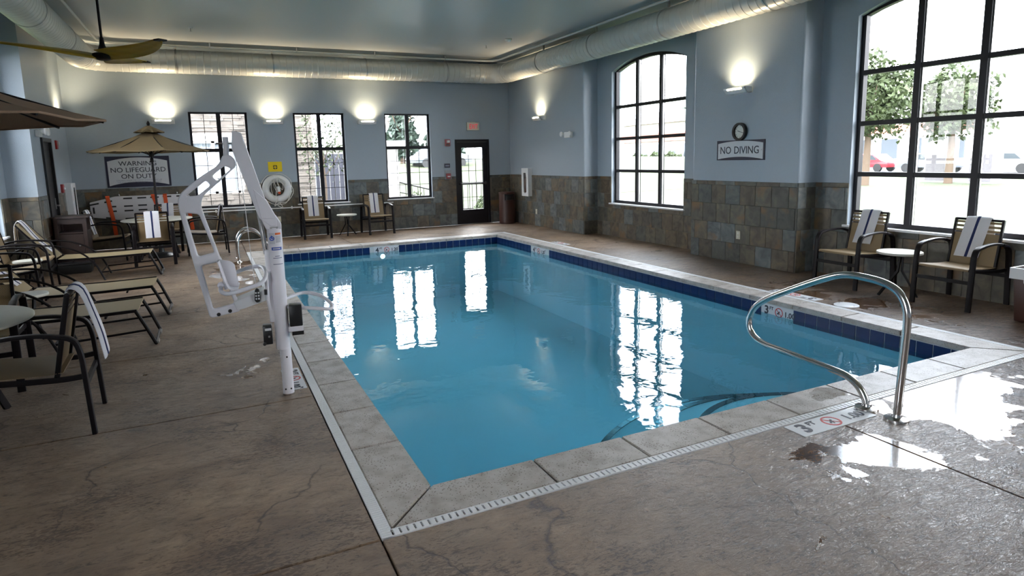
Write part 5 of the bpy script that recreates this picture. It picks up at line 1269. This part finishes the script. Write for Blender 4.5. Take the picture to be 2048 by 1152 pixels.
# trees
def crown(c, rad, n, size, m, parent, nm='foliage', squash=1.0, cone=False):
    mb = MB(); rnd = random.Random(int(c[0]*13+c[1]*7+n))
    for i in range(n):
        while True:
            p = Vector((rnd.uniform(-1, 1), rnd.uniform(-1, 1), rnd.uniform(-1, 1)))
            if p.length < 1 and (not cone or math.hypot(p.x, p.y) < (1-p.z)/2*.95): break
        if not cone: p = p.normalized()*(.25+.75*rnd.random()**.5)
        lump = .8+.25*math.sin(p.x*5+c[0])*math.cos(p.y*4+p.z*5)
        q = Vector(c)+Vector((p.x*rad*lump, p.y*rad*lump, p.z*rad*squash*lump))
        s = size*rnd.uniform(.6, 1.3); nrm = Vector((rnd.gauss(0, 1), rnd.gauss(0, 1), rnd.gauss(0, 1)+.6)).normalized(); a = nrm.orthogonal().normalized(); b = nrm.cross(a)
        mb.bm.faces.new([mb.bm.verts.new(v) for v in (q-a*s-b*s*.35, q+b*s*.1-a*.0-b*s*.55, q+a*s-b*s*.1, q+b*s*.6)])
    return part(nm, mb, m, parent, kind='stuff')
def tree(label, x, y, h, r, m, n=900, size=.2, trunk=.12, cone=False, z0=-.15, sq=1.0, tn='tree'):
    t = thing(tn, label, 'tree', (x, y, z0))
    ch_ = h-r*sq
    part('trunk', MB().tube([(0, 0, 0), (.05, 0, ch_*.5), (0, .03, ch_)], trunk, 10, radii=[trunk, trunk*.75, trunk*.45]), K['bark'], t, True)
    rnd = random.Random(n+int(x))
    for k in range(5):
        a = k*1.3; part('branch', MB().tube([(0, 0, ch_*.6+.1*k), (r*.35*math.cos(a), r*.35*math.sin(a), ch_*.8+.1*k), (r*.7*math.cos(a), r*.7*math.sin(a), ch_+r*.2*sq)], .03, 6, radii=[trunk*.4, trunk*.25, trunk*.1]), K['bark'], t, True)
    crown((0, 0, ch_), r, n, size, m, t, squash=sq, cone=cone)
tree('slender young tree outside the second far window', 1.95, 14.6, 3.4, .95, K['leaf'], 700, .05, .035, sq=1.25, tn='young_tree')
tree('blue green conifer outside the third far window, left one', 12.6, 44, 7.2, 2.2, K['leaf2'], 1100, .32, .2, cone=True, sq=1.7, z0=1.2, tn='conifer')
tree('tall blue green conifer outside the third far window, right one', 15.4, 42, 9.2, 2.6, K['leaf2'], 1300, .34, .2, cone=True, sq=1.9, z0=1.2, tn='conifer')
tree('leafy tree seen above the exit door glass', 21.5, 45, 5.5, 2.4, K['leaf'], 900, .3, .2, z0=1.2)
tree('second leafy tree seen through the exit door', 25.5, 49, 6.5, 2.6, K['leaf3'], 900, .3, .2, z0=1.2)
tree('large pale green tree in the left panes of the big right window', 28.5, 17.8, 6.6, 2.6, K['leaf3'], 5200, .15, .2, sq=.92)
tree('second large pale green tree in the middle panes of the big right window', 32.2, 16.0, 6.0, 2.2, K['leaf3'], 3600, .15, .2, sq=.95)
tree('pale tree at the right side of the big right window', 34, 10.9, 7.4, 2.4, K['leaf'], 1500, .2, .2, sq=1.3)
tree('distant tree over the commercial roof outside the arched window', 44, 67, 13, 3.5, K['leaf2'], 900, .45, .3, sq=1.2)
tree('small distant tree right of the arched window centre', 57, 64, 8.0, 2.2, K['leaf2'], 600, .4, .25)
def shrub(label, x, y, r, m, z0=-.12, n=260, size=.06):
    t = thing('shrub', label, 'shrub', (x, y, z0)); part('stem', MB().tube([(0, 0, 0), (0, 0, r)], .02, 6), K['bark'], t); crown((0, 0, r*.8), r, n, size, m, t)
shrub('green shrub at the stone wall outside the first far window', -.85, 15.5, .34, K['leaf3']); shrub('second green shrub outside the first far window, right one', .05, 15.5, .34, K['leaf3'])
shrub('low shrub outside the lower left of the third far window', 4.4, 15.2, .35, K['leaf3']); shrub('tall grassy shrub outside the third far window', 5.3, 17.0, .42, K['leaf3']); shrub('low shrub behind the exit door glass', 6.75, 15.0, .34, K['leaf3'])
for k, (x, y) in enumerate(((40.2, 51.5), (40.2, 48.6), (40.2, 46.2))): shrub(['round shrub before the shop, left one', 'round shrub before the shop, middle one', 'round shrub before the shop, right one'][k], x, y, 1.2, K['leaf3'], n=500, size=.2)
# railing and pillar
rl = thing('ramp_railing', 'thin dark ramp railing outside the third far window', 'railing', (4.35, 15.8, -.1))
part('top_rail', MB().tube([(0, 0, 1.05), (1.7, .6, .62)], .022, 8), K['frame'], rl); part('lower_rail', MB().tube([(0, 0, .75), (1.7, .6, .34)], .016, 8), K['frame'], rl)
for i in range(9): f = i/8; part('baluster', MB().tube([(1.7*f, .6*f, 0), (1.7*f, .6*f, 1.05-.43*f)], .010, 6), K['frame'], rl)
rl = thing('door_railing', 'dark upright fence railing seen low through the exit door', 'railing', (6.0, 15.6, -.1))
for z in (.15, .95): part('rail', MB().tube([(0, 0, z), (3, .0, z)], .018, 6), K['frame'], rl)
for i in range(19): part('picket', MB().tube([(i*.155, 0, .0), (i*.155, 0, 1.0)], .010, 6), K['frame'], rl)
t = thing('stone_pillar', 'short dark pillar outside the third far window', 'pillar', (5.55, 15.9, -.1)); part('shaft', MB().box((0, 0, .42), (.22, .22, .84)), K['hvac'], t); part('cap', MB().box((0, 0, .87), (.32, .32, .06)), K['roofm'], t)
def car(label, x, y, z, rz, m, s=1.0):
    t = thing('car', label, 'car', (x, y, z), rz)
    prof = [(-2.1, .35), (-2.1, .75), (-1.5, .85), (-.9, 1.35), (.7, 1.38), (1.3, .92), (2.1, .80), (2.15, .35)]
    Mx = Matrix(((1, 0, 0, 0), (0, 0, 1, -.85), (0, 1, 0, 0), (0, 0, 0, 1)))
    part('body', MB().prism(prof, 1.7, Mx).bevel(.04, 2), m, t, True)
    part('side_windows', MB().prism([(-1.25, .92), (-.85, 1.28), (.62, 1.30), (1.1, .95)], 1.72, Matrix(((1, 0, 0, 0), (0, 0, 1, -.86), (0, 1, 0, 0), (0, 0, 0, 1)))), K['wglass'], t)
    for a in (-1.3, 1.3):
        for b in (-.78, .78): part('wheel', MB().lathe([(.32, -.1), (.33, 0), (.32, .1)], c=(a, b, .33), seg=16, M=Matrix.Rotation(PI/2, 4, 'X')), K['black'], t, True)
car('grey car parked beyond the bank outside the third far window', 13.6, 38.6, 1.05, .1, K['carp'])
for k, (y, m, lab) in enumerate(((40.0, 'carp', 'grey'), (35.0, 'carw', 'white'), (30.2, 'carr', 'red'), (25.4, 'carp', 'dark'), (20.6, 'carw', 'pale'))): car('%s car in the lot outside the big right window' % lab, 46.5, y, -.12, PI/2, K[m])
# shop buildings with red band
def shop(label, x, y0, y1, h, nwin, band):
    t = thing('shop_building', label, 'building', (x, y0, -.12)); w = y1-y0
    part('wall', MB().box2((0, 0, 0), (8, w, h)), K['stucco'], t); part('fascia', MB().box2((-.3, -.3, h*band), (0, w+.3, h*band+.9)), K['redband'], t, label='red fascia band')
    part('roof', MB().prism([(-.8, h), (8.8, h), (4, h+1.6)], w+1, Matrix(((1, 0, 0, 0), (0, 0, 1, -.5), (0, 1, 0, 0), (0, 0, 0, 1)))), K['stucco'], t)
    for i in range(nwin):
        a = w*(i+.2)/nwin; f = part('window', MB().box2((-.06, a, .6), (.02, a+w*.6/nwin, 2.9)), K['white'], t); part('pane', MB().box2((-.09, a+.12, .7), (-.06, a+w*.6/nwin-.12, 2.8)), K['wglass'], f)
shop('pale shop with red fascia band outside the arched right window', 43, 43.5, 58, 5.0, 6, .62)
shop('distant pale shop with red band behind the trees in the big right window', 66, 33, 50, 5.6, 5, .60)
for k, (x, y) in enumerate(((33.5, 17.2), (33.2, 14.9))):
    t = thing('utility_cabinet', ['grey utility cabinet on the lawn, left of the pair', 'grey utility cabinet on the lawn, right of the pair'][k], 'utility cabinet', (x, y, -.15))
    part('cabinet', MB().box((0, 0, .75), (.8, 1.1, 1.5)), K['hvac'], t); part('door', MB().box((-.41, 0, .75), (.02, .95, 1.3)), K['roofm'], t)
t = thing('green_sign', 'small green road sign beyond the lawn in the big right window', 'sign', (40, 15.6, -.15)); part('post', MB().box((0, 0, 1.2), (.1, .1, 2.4)), K['hvac'], t); part('panel', MB().box((-.06, 0, 2.2), (.05, 1.5, .9)), K['green'], t); part('text_patch', MB().box((-.09, -.1, 2.2), (.01, .5, .3)), K['white'], t)
